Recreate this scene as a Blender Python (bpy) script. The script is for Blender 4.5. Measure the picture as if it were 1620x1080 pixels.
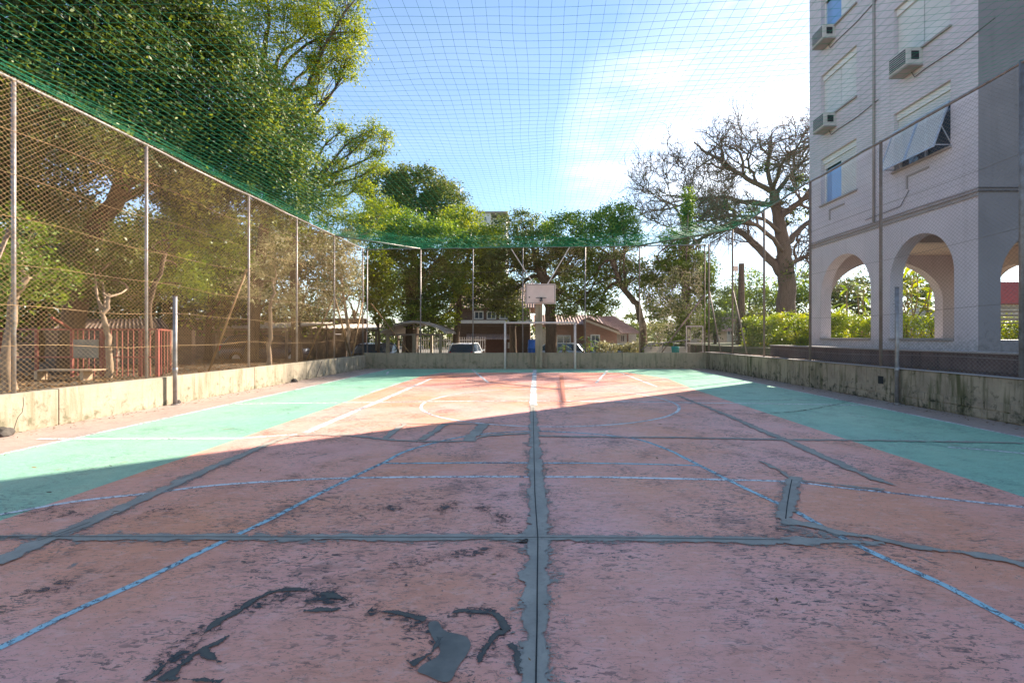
import bpy, math, random
import numpy as np
from mathutils import Vector, Matrix, noise as mnoise

# ------------------------------------------------------------------ start clean
for o in list(bpy.data.objects):
    bpy.data.objects.remove(o)
scene = bpy.context.scene
COL = scene.collection
rng = np.random.default_rng(7)
random.seed(7)
R = math.radians

# ------------------------------------------------------------------ camera
F, VX, VY, H = 765.0, 846.0, 533.5, 1.38       # pixels (1620 wide), vanishing point, camera height
cam_d = bpy.data.cameras.new('camera')
cam = bpy.data.objects.new('camera', cam_d)
COL.objects.link(cam)
cam.location = (0, 0, H)
cam.rotation_euler = (R(90), 0, 0)
cam_d.sensor_width = 36.0
cam_d.lens = 36.0 * F / 1620
cam_d.shift_x = (810 - VX) / 1620
cam_d.shift_y = -(540 - VY) / 1620
cam_d.clip_start = 0.05
cam_d.clip_end = 2000
scene.camera = cam

# ------------------------------------------------------------------ sky, sun, exposure
SUN_AZ, SUN_EL = R(49.5), R(31)               # azimuth to the right of straight ahead (+Y)
w = bpy.data.worlds.new('World')
scene.world = w
w.use_nodes = True
nt = w.node_tree
nt.nodes.clear()
out = nt.nodes.new('ShaderNodeOutputWorld')
bg = nt.nodes.new('ShaderNodeBackground')
bg.inputs['Strength'].default_value = 0.09
sky = nt.nodes.new('ShaderNodeTexSky')
sky.sky_type = 'NISHITA'
sky.sun_disc = False
sky.sun_elevation = SUN_EL
sky.sun_rotation = SUN_AZ
sky.altitude = 20
sky.air_density = 1.0
sky.dust_density = 0.15
sky.ozone_density = 2.2
tc = nt.nodes.new('ShaderNodeTexCoord')
mp = nt.nodes.new('ShaderNodeMapping')
mp.inputs['Rotation'].default_value = (0.15, 0.25, R(-30))
mp.inputs['Scale'].default_value = (1.0, 2.6, 4.6)
n1 = nt.nodes.new('ShaderNodeTexNoise')
n1.inputs['Scale'].default_value = 1.7
n1.inputs['Detail'].default_value = 7
n1.inputs['Roughness'].default_value = 0.55
n1.inputs['Distortion'].default_value = 0.35
cr = nt.nodes.new('ShaderNodeValToRGB')
cr.color_ramp.elements[0].position = 0.46
cr.color_ramp.elements[1].position = 0.72
mix = nt.nodes.new('ShaderNodeMixRGB')
mul = nt.nodes.new('ShaderNodeMath'); mul.operation = 'MULTIPLY'; mul.inputs[1].default_value = 0.72
nt.links.new(tc.outputs['Generated'], mp.inputs['Vector'])
nt.links.new(mp.outputs[0], n1.inputs['Vector'])
nt.links.new(n1.outputs['Fac'], cr.inputs[0])
nt.links.new(cr.outputs[0], mul.inputs[0])
dotn = nt.nodes.new('ShaderNodeVectorMath'); dotn.operation = 'DOT_PRODUCT'
_d = Vector((0.40, 0.88, 0.28)).normalized()
dotn.inputs[1].default_value = _d
nt.links.new(tc.outputs['Generated'], dotn.inputs[0])
cmr = nt.nodes.new('ShaderNodeMapRange')
cmr.inputs['From Min'].default_value = 0.925; cmr.inputs['From Max'].default_value = 0.985
cmr.inputs['To Min'].default_value = 0.06; cmr.inputs['To Max'].default_value = 1.5
nt.links.new(dotn.outputs['Value'], cmr.inputs['Value'])
mul2 = nt.nodes.new('ShaderNodeMath'); mul2.operation = 'MULTIPLY'; mul2.use_clamp = True
nt.links.new(mul.outputs[0], mul2.inputs[0]); nt.links.new(cmr.outputs[0], mul2.inputs[1])
veil = nt.nodes.new('ShaderNodeMapRange')
veil.inputs['From Min'].default_value = 0.93; veil.inputs['From Max'].default_value = 0.998
veil.inputs['To Min'].default_value = 0.0; veil.inputs['To Max'].default_value = 0.30
nt.links.new(dotn.outputs['Value'], veil.inputs['Value'])
addv = nt.nodes.new('ShaderNodeMath'); addv.operation = 'ADD'; addv.use_clamp = True
nt.links.new(mul2.outputs[0], addv.inputs[0]); nt.links.new(veil.outputs[0], addv.inputs[1])
nt.links.new(addv.outputs[0], mix.inputs['Fac'])
nt.links.new(sky.outputs[0], mix.inputs[1])
mix.inputs[2].default_value = (8.2, 8.3, 8.8, 1)
nt.links.new(mix.outputs[0], bg.inputs['Color'])
nt.links.new(bg.outputs[0], out.inputs['Surface'])

sd = bpy.data.lights.new('sun', 'SUN')
sd.energy = 5.0
sd.angle = R(0.5)
sd.color = (1.0, 0.90, 0.76)
sun = bpy.data.objects.new('sun', sd)
COL.objects.link(sun)
sdir = Vector((math.sin(SUN_AZ) * math.cos(SUN_EL), math.cos(SUN_AZ) * math.cos(SUN_EL), math.sin(SUN_EL)))
sun.rotation_euler = sdir.to_track_quat('Z', 'Y').to_euler()
sun.location = sdir * 60

scene.view_settings.view_transform = 'Standard'
scene.view_settings.look = 'None'
scene.view_settings.gamma = 1
scene.view_settings.use_curve_mapping = False
scene.view_settings.exposure = 1.66

# ------------------------------------------------------------------ pixel helpers (photo pixel -> place in the world)
def G(px, py, z=0.0):
    Y = F * (H - z) / (py - VY)
    return np.array(((px - VX) * Y / F, Y, z))

def P(px, py, Y):
    return np.array(((px - VX) * Y / F, Y, H + (VY - py) * Y / F))

XL, XR, YB = -7.5, 7.61, 21.5                 # court walls

# ------------------------------------------------------------------ materials
def new_mat(name):
    m = bpy.data.materials.new(name)
    m.use_nodes = True
    m.node_tree.nodes.clear()
    return m, m.node_tree

def N(t, typ, **kw):
    n = t.nodes.new(typ)
    for k, v in kw.items():
        if k in n.inputs:
            n.inputs[k].default_value = v
        else:
            setattr(n, k, v)
    return n

def rgba(c):
    return (c[0], c[1], c[2], 1)

def noise_node(t, vec, scale, detail=5, rough=0.55, stretch=None, dist=0.0, rot=None):
    src = vec
    if stretch or rot:
        m = N(t, 'ShaderNodeMapping')
        if stretch: m.inputs['Scale'].default_value = stretch
        if rot: m.inputs['Rotation'].default_value = rot
        t.links.new(vec, m.inputs['Vector'])
        src = m.outputs[0]
    n = N(t, 'ShaderNodeTexNoise')
    n.inputs['Scale'].default_value = scale
    n.inputs['Detail'].default_value = detail
    n.inputs['Roughness'].default_value = rough
    n.inputs['Distortion'].default_value = dist
    t.links.new(src, n.inputs['Vector'])
    return n.outputs['Fac']

def ramp(t, fac, p0, p1, v0=0.0, v1=1.0):
    r = N(t, 'ShaderNodeMapRange')
    r.inputs['From Min'].default_value = p0
    r.inputs['From Max'].default_value = p1
    r.inputs['To Min'].default_value = v0
    r.inputs['To Max'].default_value = v1
    t.links.new(fac, r.inputs['Value'])
    return r.outputs[0]

def mathn(t, op, a, b):
    m = N(t, 'ShaderNodeMath', operation=op)
    for i, x in enumerate((a, b)):
        if isinstance(x, (int, float)): m.inputs[i].default_value = x
        else: t.links.new(x, m.inputs[i])
    return m.outputs[0]

def mixc(t, fac, a, b):
    m = N(t, 'ShaderNodeMixRGB')
    if isinstance(fac, (int, float)): m.inputs[0].default_value = fac
    else: t.links.new(fac, m.inputs[0])
    for i, x in ((1, a), (2, b)):
        if isinstance(x, tuple): m.inputs[i].default_value = rgba(x)
        else: t.links.new(x, m.inputs[i])
    return m.outputs[0]

def finish(t, color, rough=0.7, bump=None, bump_s=0.3, bump_d=0.01, metal=0.0, spec=0.5):
    b = N(t, 'ShaderNodeBsdfPrincipled')
    o = N(t, 'ShaderNodeOutputMaterial')
    if isinstance(color, tuple): b.inputs['Base Color'].default_value = rgba(color)
    else: t.links.new(color, b.inputs['Base Color'])
    if isinstance(rough, (int, float)): b.inputs['Roughness'].default_value = rough
    else: t.links.new(rough, b.inputs['Roughness'])
    b.inputs['Metallic'].default_value = metal
    b.inputs['Specular IOR Level'].default_value = spec
    if bump is not None:
        bp = N(t, 'ShaderNodeBump')
        bp.inputs['Strength'].default_value = bump_s
        bp.inputs['Distance'].default_value = bump_d
        t.links.new(bump, bp.inputs['Height'])
        t.links.new(bp.outputs[0], b.inputs['Normal'])
    t.links.new(b.outputs[0], o.inputs['Surface'])
    return b

def mat_plain(name, c, c2=None, rough=0.6, scale=6.0, bump=0.2, metal=0.0, lo=0.35, hi=0.7, stretch=None, spec=0.5, fine=40):
    m, t = new_mat(name)
    g = N(t, 'ShaderNodeTexCoord').outputs['Object']
    c2 = c2 or tuple(x * 0.7 for x in c)
    n = noise_node(t, g, scale, 6, 0.6, stretch)
    col = mixc(t, ramp(t, n, lo, hi), c, c2)
    f = noise_node(t, g, fine, 4, 0.6)
    finish(t, col, rough, f, bump, 0.005, metal, spec)
    return m

def mat_court(name, base, tint, chip, wear=0.5, grey=(0.20, 0.22, 0.22)):
    """worn acrylic court paint: blotches, scuffs along the playing direction, chips showing cement"""
    m, t = new_mat(name)
    g = N(t, 'ShaderNodeTexCoord').outputs['Object']
    big = noise_node(t, g, 0.42, 3, 0.6)
    mid = noise_node(t, g, 2.2, 8, 0.68, None, 0.3)
    col = mixc(t, ramp(t, big, 0.38, 0.60), base, tint)
    col = mixc(t, ramp(t, mid, 0.48, 0.74, 0, 0.5), col, tuple(x * 0.68 for x in base))
    bl = noise_node(t, g, 8.0, 8, 0.75, (1, 1.8, 1), 0.6)
    col = mixc(t, ramp(t, bl, 0.50, 0.72, 0, 0.5), col, tuple(min(1, x * 1.3 + .08) for x in tint))
    # roller strokes
    br = noise_node(t, g, 5.0, 5, 0.7, (1.0, 5.0, 1), 0.8, (0, 0, R(12)))
    col = mixc(t, ramp(t, br, 0.50, 0.70, 0, 0.42), col, tuple(x * 0.66 for x in base))
    msk = noise_node(t, g, 0.9, 6, 0.65, None, 0.3)
    # scuffs: clusters of short dark strokes
    sc = noise_node(t, g, 15, 7, 0.74, (1.0, 2.6, 1), 0.9, (0, 0, R(28)))
    s1 = mathn(t, 'MULTIPLY', ramp(t, sc, 0.54, 0.575), ramp(t, msk, 0.43, 0.57))
    col = mixc(t, mathn(t, 'MULTIPLY', s1, wear), col, chip)
    sm = mathn(t, 'MULTIPLY', ramp(t, mid, 0.50, 0.66), ramp(t, msk, 0.48, 0.62))
    col = mixc(t, mathn(t, 'MULTIPLY', sm, wear * .55), col, tuple(x * 1.5 for x in chip))
    pit = noise_node(t, g, 34, 5, 0.75, (1.0, 2.2, 1), 0.9, (0, 0, R(40)))
    s2 = ramp(t, pit, 0.588, 0.625)
    col = mixc(t, mathn(t, 'MULTIPLY', s2, 0.6), col, chip)
    pa = noise_node(t, g, 2.3, 9, 0.72, None, 0.6)
    s3 = ramp(t, pa, 0.665, 0.68)
    col = mixc(t, mathn(t, 'MULTIPLY', s3, 0.9), col, grey)
    s3b = mathn(t, 'MULTIPLY', ramp(t, pa, 0.655, 0.663), ramp(t, pa, 0.664, 0.672, 1, 0))
    col = mixc(t, mathn(t, 'MULTIPLY', s3b, 0.7), col, chip)
    st = noise_node(t, g, 2.7, 3, 0.5, None, 0.2)
    col = mixc(t, ramp(t, st, 0.68, 0.76, 0, 0.55), col, (0.26, 0.13, 0.08))
    v = N(t, 'ShaderNodeTexVoronoi', feature='DISTANCE_TO_EDGE')
    v.inputs['Scale'].default_value = 0.55
    wob = N(t, 'ShaderNodeTexNoise'); wob.inputs['Scale'].default_value = 2.5; wob.inputs['Detail'].default_value = 8
    t.links.new(g, wob.inputs['Vector'])
    va = N(t, 'ShaderNodeVectorMath', operation='MULTIPLY_ADD')
    va.inputs[1].default_value = (0.8, 0.8, 0.0)
    t.links.new(wob.outputs['Color'], va.inputs[0]); t.links.new(g, va.inputs[2])
    t.links.new(va.outputs[0], v.inputs['Vector'])
    crk = ramp(t, v.outputs['Distance'], 0.001, 0.004, 1, 0)
    crk = mathn(t, 'MULTIPLY', crk, ramp(t, msk, 0.50, 0.58, 0, 0.5))
    col = mixc(t, crk, col, (0.07, 0.06, 0.06))
    h = mathn(t, 'ADD', mathn(t, 'MULTIPLY', sc, 0.8), mathn(t, 'MULTIPLY', pit, 0.8))
    h = mathn(t, 'ADD', h, mathn(t, 'MULTIPLY', bl, 0.6))
    h = mathn(t, 'SUBTRACT', h, mathn(t, 'MULTIPLY', s2, 0.3))
    h = mathn(t, 'SUBTRACT', h, mathn(t, 'MULTIPLY', s3, 0.3))
    finish(t, col, ramp(t, mid, 0.3, 0.7, 0.36, 0.58), h, 0.55, 0.008, spec=0.6)
    return m

def edge_cut(t, g, b, amp, fine_scale=30):
    """ribbons end in a torn edge: uv.x runs across, uv.y is the nominal half width in metres, colour attr ext"""
    uv = N(t, 'ShaderNodeUVMap'); uv.uv_map = 'across'
    sp = N(t, 'ShaderNodeSeparateXYZ'); t.links.new(uv.outputs[0], sp.inputs[0])
    d = mathn(t, 'SUBTRACT', mathn(t, 'ABSOLUTE', sp.outputs['X'], 0), sp.outputs['Y'])
    n1_ = noise_node(t, g, 7, 3, 0.5, None, 0.2)
    n2_ = noise_node(t, g, fine_scale, 5, 0.7, None, 0.5)
    nn = mathn(t, 'ADD', mathn(t, 'MULTIPLY', mathn(t, 'SUBTRACT', n1_, 0.5), amp), mathn(t, 'MULTIPLY', mathn(t, 'SUBTRACT', n2_, 0.5), amp * .55))
    cut = mathn(t, 'GREATER_THAN', mathn(t, 'ADD', d, nn), 0.0)
    return cut, d, nn

def torn(t, b, cut):
    o = [n for n in t.nodes if n.type == 'OUTPUT_MATERIAL'][0]
    tr = N(t, 'ShaderNodeBsdfTransparent')
    mx = N(t, 'ShaderNodeMixShader')
    t.links.new(cut, mx.inputs[0]); t.links.new(b.outputs[0], mx.inputs[1]); t.links.new(tr.outputs[0], mx.inputs[2])
    t.links.new(mx.outputs[0], o.inputs['Surface'])

def mat_cement(name, c, c2, amp, rim=(0.07, 0.08, 0.085)):
    m, t = new_mat(name)
    g = N(t, 'ShaderNodeTexCoord').outputs['Object']
    a = noise_node(t, g, 3.2, 6, 0.65, None, 0.4)
    f = noise_node(t, g, 34, 6, 0.72)
    col = mixc(t, ramp(t, a, 0.38, 0.66), c, c2)
    col = mixc(t, ramp(t, f, 0.5, 0.75, 0, 0.4), col, tuple(x * .6 for x in c2))
    st = noise_node(t, g, 1.7, 4, 0.6)
    col = mixc(t, ramp(t, st, 0.56, 0.7, 0, 0.35), col, (0.24, 0.17, 0.13))
    cut, d, nn = edge_cut(t, g, None, amp)
    e = mathn(t, 'ADD', d, nn)
    col = mixc(t, ramp(t, e, -0.012, 0.0, 0, 0.65), col, rim)
    b = finish(t, col, 0.72, mathn(t, 'ADD', f, a), 0.4, 0.006)
    torn(t, b, cut)
    return m

def mat_line(name, c, chip, lose=0.55):
    m, t = new_mat(name)
    g = N(t, 'ShaderNodeTexCoord').outputs['Object']
    a = noise_node(t, g, 24, 7, 0.75, None, 0.7)
    b = noise_node(t, g, 1.3, 4, 0.6)
    col = mixc(t, ramp(t, b, 0.35, 0.7), c, tuple(x * 0.8 for x in c))
    w2 = mathn(t, 'ADD', mathn(t, 'MULTIPLY', a, 0.75), mathn(t, 'MULTIPLY', b, 0.25))
    col = mixc(t, mathn(t, 'MULTIPLY', ramp(t, w2, 0.515, 0.53), 0.9), col, chip)
    cut, d, nn = edge_cut(t, g, None, 0.02, 45)
    gone = mathn(t, 'GREATER_THAN', w2, lose)
    cut = mathn(t, 'MAXIMUM', cut, gone)
    bs = finish(t, col, 0.5, a, 0.3, 0.004)
    torn(t, bs, cut)
    return m

M = {}
M['red'] = mat_court('court_red_paint', (0.90, 0.345, 0.20), (0.93, 0.43, 0.355), (0.07, 0.045, 0.04), 1.0)
M['green'] = mat_court('court_green_paint', (0.33, 0.58, 0.39), (0.26, 0.53, 0.38), (0.05, 0.11, 0.09), 0.7)
M['margin'] = mat_court('court_margin_concrete', (0.46, 0.32, 0.26), (0.40, 0.32, 0.28), (0.12, 0.10, 0.09), 0.55)
M['line_white'] = mat_line('worn_white_line_paint', (0.86, 0.86, 0.84), (0.12, 0.10, 0.12), 0.585)
M['line_blue'] = mat_line('worn_blue_line_paint', (0.42, 0.66, 0.70), (0.05, 0.06, 0.08), 0.60)
M['cement'] = mat_cement('cement_repair', (0.42, 0.37, 0.30), (0.30, 0.27, 0.22), 0.15, (0.23, 0.215, 0.185))
M['cement_dark'] = mat_cement('dark_bare_cement', (0.14, 0.13, 0.105), (0.085, 0.08, 0.065), 0.085, (0.04, 0.045, 0.05))
def mat_crumb(name, c, dens_):
    m, t = new_mat(name)
    g = N(t, 'ShaderNodeTexCoord').outputs['Object']
    uv = N(t, 'ShaderNodeUVMap'); uv.uv_map = 'across'
    sp = N(t, 'ShaderNodeSeparateXYZ'); t.links.new(uv.outputs[0], sp.inputs[0])
    q = mathn(t, 'DIVIDE', mathn(t, 'ABSOLUTE', sp.outputs['X'], 0), sp.outputs['Y'])
    n = noise_node(t, g, 26, 7, 0.78, (1, 1.8, 1), 0.8)
    n2 = noise_node(t, g, 5, 4, 0.6)
    v = mathn(t, 'ADD', mathn(t, 'MULTIPLY', n, 0.65), mathn(t, 'MULTIPLY', n2, 0.35))
    v = mathn(t, 'SUBTRACT', v, mathn(t, 'MULTIPLY', q, 0.075))
    cut = mathn(t, 'LESS_THAN', v, dens_)
    b = finish(t, c, 0.8)
    torn(t, b, cut)
    return m
M['crumb'] = mat_crumb('flaked_paint_crumbs', (0.075, 0.07, 0.065), 0.515)
M['crumb_loose'] = mat_crumb('loose_scuffs', (0.12, 0.09, 0.08), 0.535)
M['crumb_grey'] = mat_crumb('cement_smears', (0.33, 0.29, 0.24), 0.495)
M['cement_patch'] = mat_plain('smooth_bare_cement', (0.22, 0.20, 0.165), (0.14, 0.13, 0.11), 0.8, 9, 0.4)
M['dark_stone'] = mat_plain('dark_rubble', (0.09, 0.075, 0.06), (0.05, 0.04, 0.035), 0.9)
M['joint'] = mat_plain('joint_filler', (0.025, 0.025, 0.025), None, 0.9)

def mat_wall(name, c, c2, streak, moss, amt=0.7, low=0.0):
    m, t = new_mat(name)
    g = N(t, 'ShaderNodeTexCoord').outputs['Object']
    n = noise_node(t, g, 2.2, 7, 0.65)
    col = mixc(t, ramp(t, n, 0.35, 0.68), c, c2)
    s = noise_node(t, g, 2.4, 5, 0.6, (3.2, 3.2, 0.35))
    col = mixc(t, ramp(t, s, 0.5, 0.68, 0, amt), col, streak)
    b = noise_node(t, g, 6.5, 7, 0.7, None, 0.4)
    sep = N(t, 'ShaderNodeSeparateXYZ'); t.links.new(g, sep.inputs[0])
    zz = ramp(t, sep.outputs['Z'], 0.0, 0.45, 0.12, 0.0)
    col = mixc(t, ramp(t, mathn(t, 'ADD', b, zz), 0.58, 0.72, 0, amt), col, moss)
    f = noise_node(t, g, 32, 6, 0.7)
    h = mathn(t, 'ADD', f, mathn(t, 'MULTIPLY', b, 1.5))
    finish(t, col, 0.9, h, 0.5, 0.012, spec=0.2)
    return m
def mat_facade(name, c, c2, grime):
    m, t = new_mat(name)
    g = N(t, 'ShaderNodeTexCoord').outputs['Object']
    n = noise_node(t, g, 0.7, 6, 0.6)
    col = mixc(t, ramp(t, n, 0.38, 0.64), c, c2)
    s_ = noise_node(t, g, 1.6, 6, 0.65, (2.4, 2.4, 0.16))
    col = mixc(t, ramp(t, s_, 0.55, 0.76, 0, 0.32), col, grime)
    sp_ = noise_node(t, g, 9, 6, 0.7)
    col = mixc(t, ramp(t, sp_, 0.60, 0.75, 0, 0.35), col, grime)
    sep = N(t, 'ShaderNodeSeparateXYZ'); t.links.new(g, sep.inputs[0])
    low = mathn(t, 'ADD', sp_, ramp(t, sep.outputs['Z'], 1.0, 1.9, 0.22, 0.0))
    col = mixc(t, ramp(t, low, 0.62, 0.78, 0, 0.5), col, grime)
    f = noise_node(t, g, 30, 5, 0.7)
    finish(t, col, 0.88, mathn(t, 'ADD', f, mathn(t, 'MULTIPLY', n, 2)), 0.3, 0.006, spec=0.25)
    return m
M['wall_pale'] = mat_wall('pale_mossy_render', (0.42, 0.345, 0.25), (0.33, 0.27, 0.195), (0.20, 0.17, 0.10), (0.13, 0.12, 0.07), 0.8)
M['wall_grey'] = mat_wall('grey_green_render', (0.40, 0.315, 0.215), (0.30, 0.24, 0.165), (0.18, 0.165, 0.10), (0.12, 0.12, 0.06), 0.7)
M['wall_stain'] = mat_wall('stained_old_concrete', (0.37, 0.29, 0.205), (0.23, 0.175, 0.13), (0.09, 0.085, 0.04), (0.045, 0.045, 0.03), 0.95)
M['step'] = mat_wall('dark_step_concrete', (0.19, 0.13, 0.12), (0.12, 0.085, 0.08), (0.09, 0.07, 0.07), (0.05, 0.045, 0.04), 0.8)
M['galv'] = mat_plain('galvanised_pipe', (0.34, 0.31, 0.30), (0.22, 0.18, 0.16), 0.5, 7, 0.15, 0.55)
M['wire'] = mat_plain('rusty_fence_wire', (0.36, 0.22, 0.095), (0.15, 0.085, 0.04), 0.5, 1.4, 0.1, 0.35)
M['wire_grey'] = mat_plain('grey_fence_wire', (0.30, 0.26, 0.22), (0.20, 0.16, 0.13), 0.55, 1.4, 0.1, 0.35)
M['old_pipe'] = mat_plain('rusty_pipe', (0.30, 0.22, 0.17), (0.20, 0.13, 0.09), 0.7, 4, 0.25, 0.2)
M['net'] = mat_plain('green_net_cord', (0.0, 0.34, 0.15), (0.0, 0.25, 0.12), 0.6, 3, 0.1)
M['white_metal'] = mat_plain('chalky_white_paint', (0.72, 0.62, 0.55), (0.60, 0.48, 0.42), 0.5, 6, 0.15)
M['board'] = mat_plain('backboard_paint', (0.80, 0.62, 0.53), (0.72, 0.54, 0.46), 0.55, 3, 0.1)
M['board_line'] = mat_plain('backboard_line', (0.45, 0.34, 0.30), None, 0.6)
M['black_metal'] = mat_plain('dark_metal', (0.05, 0.05, 0.055), None, 0.45, 6, 0.1, 0.4)
M['red_metal'] = mat_plain('red_painted_bars', (0.36, 0.085, 0.06), (0.24, 0.065, 0.045), 0.55, 5, 0.15)
M['sign_board'] = mat_plain('weathered_board', (0.34, 0.31, 0.24), (0.25, 0.22, 0.17), 0.8)
M['plank'] = mat_plain('pale_timber', (0.55, 0.38, 0.24), (0.42, 0.28, 0.17), 0.75, 5, 0.3, stretch=(1, 8, 8))
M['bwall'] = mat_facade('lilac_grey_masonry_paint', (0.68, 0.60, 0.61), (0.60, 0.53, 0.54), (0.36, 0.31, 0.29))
M['bwall_shaded'] = mat_facade('lilac_grey_paint_shaded', (0.27, 0.24, 0.24), (0.225, 0.20, 0.20), (0.13, 0.115, 0.105))  # darker copy of the lilac wall: shade on the front face in its colour
M['inner'] = mat_plain('cream_plaster', (0.62, 0.50, 0.42), (0.55, 0.44, 0.37), 0.85, 1.3, 0.1)
M['trim'] = mat_plain('taupe_trim', (0.40, 0.35, 0.32), (0.32, 0.28, 0.26), 0.8, 3, 0.15)
M['shutter'] = mat_plain('off_white_shutter', (0.78, 0.75, 0.70), (0.70, 0.66, 0.61), 0.55, 2, 0.05)
M['alu'] = mat_plain('aluminium', (0.55, 0.58, 0.64), None, 0.35, 5, 0.05, 0.6)
M['tile_floor'] = mat_plain('arcade_floor', (0.33, 0.28, 0.24), None, 0.7)
M['acwhite'] = mat_plain('yellowed_plastic', (0.62, 0.58, 0.52), (0.52, 0.48, 0.42), 0.6)
M['cable'] = mat_plain('grey_cable', (0.17, 0.15, 0.15), None, 0.7)
M['bark'] = mat_plain('brown_bark', (0.15, 0.10, 0.065), (0.07, 0.048, 0.035), 0.95, 5, 0.9, stretch=(3, 3, 0.6), fine=22, spec=0.15)
M['bark_pale'] = mat_plain('pale_bark', (0.42, 0.30, 0.20), (0.22, 0.15, 0.10), 0.9, 5, 0.8, stretch=(3, 3, 0.7), fine=20, spec=0.15)
M['bark_grey'] = mat_plain('grey_bark', (0.20, 0.145, 0.11), (0.11, 0.08, 0.06), 0.95, 4, 0.9, stretch=(3, 3, 0.6), fine=16, spec=0.15)
M['soil'] = mat_plain('leafy_soil', (0.13, 0.09, 0.055), (0.07, 0.06, 0.03), 0.95, 3, 0.9, fine=25)
M['asphalt'] = mat_plain('dusty_ground', (0.17, 0.14, 0.11), (0.10, 0.095, 0.065), 0.95, 1.0, 0.6)
M['lawn'] = mat_plain('lawn_soil', (0.09, 0.12, 0.04), (0.12, 0.09, 0.05), 0.95, 2, 0.9)
M['roof_sheet'] = mat_plain('pale_roof_sheet', (0.62, 0.53, 0.45), (0.42, 0.34, 0.28), 0.7, 2, 0.2)
M['house_roof'] = mat_plain('clay_tiles', (0.44, 0.29, 0.23), (0.30, 0.20, 0.16), 0.85, 3, 0.4)
M['barrel'] = mat_plain('blue_plastic', (0.03, 0.13, 0.42), (0.02, 0.09, 0.30), 0.4)
M['terracotta'] = mat_plain('rubber', (0.02, 0.02, 0.02), None, 0.8)
M['car_white'] = mat_plain('white_car_paint', (0.75, 0.75, 0.75), (0.72, 0.72, 0.72), 0.25, 2, 0.0)
M['car_silver'] = mat_plain('silver_car_paint', (0.52, 0.53, 0.55), (0.5, 0.5, 0.52), 0.3, 2, 0.0, 0.5)
M['car_dark'] = mat_plain('dark_blue_car_paint', (0.07, 0.10, 0.16), None, 0.25, 2, 0.0, 0.3)
M['car_red_light'] = mat_plain('red_lens', (0.5, 0.02, 0.02), None, 0.2)
M['cream'] = mat_plain('cream_render', (0.60, 0.50, 0.38), (0.50, 0.41, 0.30), 0.85)
M['white_render'] = mat_plain('white_render', (0.70, 0.68, 0.64), (0.60, 0.58, 0.54), 0.85)
M['brown_door'] = mat_plain('brown_boards', (0.20, 0.085, 0.06), None, 0.7)
M['teal'] = mat_plain('teal_paint', (0.03, 0.30, 0.24), None, 0.6)

def mat_glass(name, c):
    m, t = new_mat(name)
    finish(t, c, 0.06, spec=0.9)
    return m
M['glass'] = mat_glass('window_glass', (0.05, 0.075, 0.11))
M['glass_blue'] = mat_glass('blue_curtained_glass', (0.22, 0.36, 0.60))

def mat_brick(name, c, c2, mortar, sc=1.0):
    m, t = new_mat(name)
    g = N(t, 'ShaderNodeTexCoord').outputs['Object']
    sp = N(t, 'ShaderNodeSeparateXYZ'); t.links.new(g, sp.inputs[0])
    cb = N(t, 'ShaderNodeCombineXYZ')
    t.links.new(mathn(t, 'ADD', sp.outputs['X'], sp.outputs['Y']), cb.inputs[0])
    t.links.new(sp.outputs['Z'], cb.inputs[1])
    b = N(t, 'ShaderNodeTexBrick')
    b.inputs['Color1'].default_value = rgba(c); b.inputs['Color2'].default_value = rgba(c2)
    b.inputs['Mortar'].default_value = rgba(mortar)
    b.inputs['Scale'].default_value = sc
    b.inputs['Brick Width'].default_value = 0.24; b.inputs['Row Height'].default_value = 0.075
    b.inputs['Mortar Size'].default_value = 0.008
    t.links.new(cb.outputs[0], b.inputs['Vector'])
    n = noise_node(t, g, 3, 5)
    col = mixc(t, ramp(t, n, 0.4, 0.8, 0, 0.5), b.outputs['Color'], tuple(x * 0.6 for x in c))
    finish(t, col, 0.9, b.outputs['Fac'], -0.3, 0.01, spec=0.2)
    return m
M['brick'] = mat_brick('red_brick', (0.42, 0.22, 0.16), (0.33, 0.17, 0.12), (0.36, 0.29, 0.24))
M['brick_dark'] = mat_brick('dark_brick', (0.17, 0.105, 0.08), (0.12, 0.08, 0.06), (0.14, 0.115, 0.10))

def mat_leaf(name, a, b, c, trans=0.35, gloss=0.4):
    m, t = new_mat(name)
    at = N(t, 'ShaderNodeAttribute', attribute_name='shade')
    r = N(t, 'ShaderNodeValToRGB')
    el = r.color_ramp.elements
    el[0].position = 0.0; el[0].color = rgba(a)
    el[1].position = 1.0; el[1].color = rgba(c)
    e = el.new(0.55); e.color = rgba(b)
    t.links.new(at.outputs['Fac'], r.inputs[0])
    p = N(t, 'ShaderNodeBsdfPrincipled')
    p.inputs['Roughness'].default_value = gloss
    p.inputs['Specular IOR Level'].default_value = 0.4
    t.links.new(r.outputs[0], p.inputs['Base Color'])
    tr = N(t, 'ShaderNodeBsdfTranslucent')
    hs = N(t, 'ShaderNodeHueSaturation')
    hs.inputs['Saturation'].default_value = 1.15
    hs.inputs['Value'].default_value = 1.7
    hs.inputs['Hue'].default_value = 0.485
    t.links.new(r.outputs[0], hs.inputs['Color'])
    t.links.new(hs.outputs[0], tr.inputs['Color'])
    mx = N(t, 'ShaderNodeMixShader')
    mx.inputs[0].default_value = trans
    t.links.new(p.outputs[0], mx.inputs[1]); t.links.new(tr.outputs[0], mx.inputs[2])
    o = N(t, 'ShaderNodeOutputMaterial')
    t.links.new(mx.outputs[0], o.inputs['Surface'])
    return m
M['leaf_dark'] = mat_leaf('dark_glossy_leaves', (0.016, 0.030, 0.009), (0.045, 0.078, 0.018), (0.25, 0.29, 0.05), 0.28, 0.55)  # spread from near black to pale stands in for sunlit leaves and shaded gaps
M['leaf_mid'] = mat_leaf('mid_green_leaves', (0.045, 0.085, 0.016), (0.13, 0.20, 0.03), (0.27, 0.34, 0.055), 0.38, 0.45)
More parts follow.
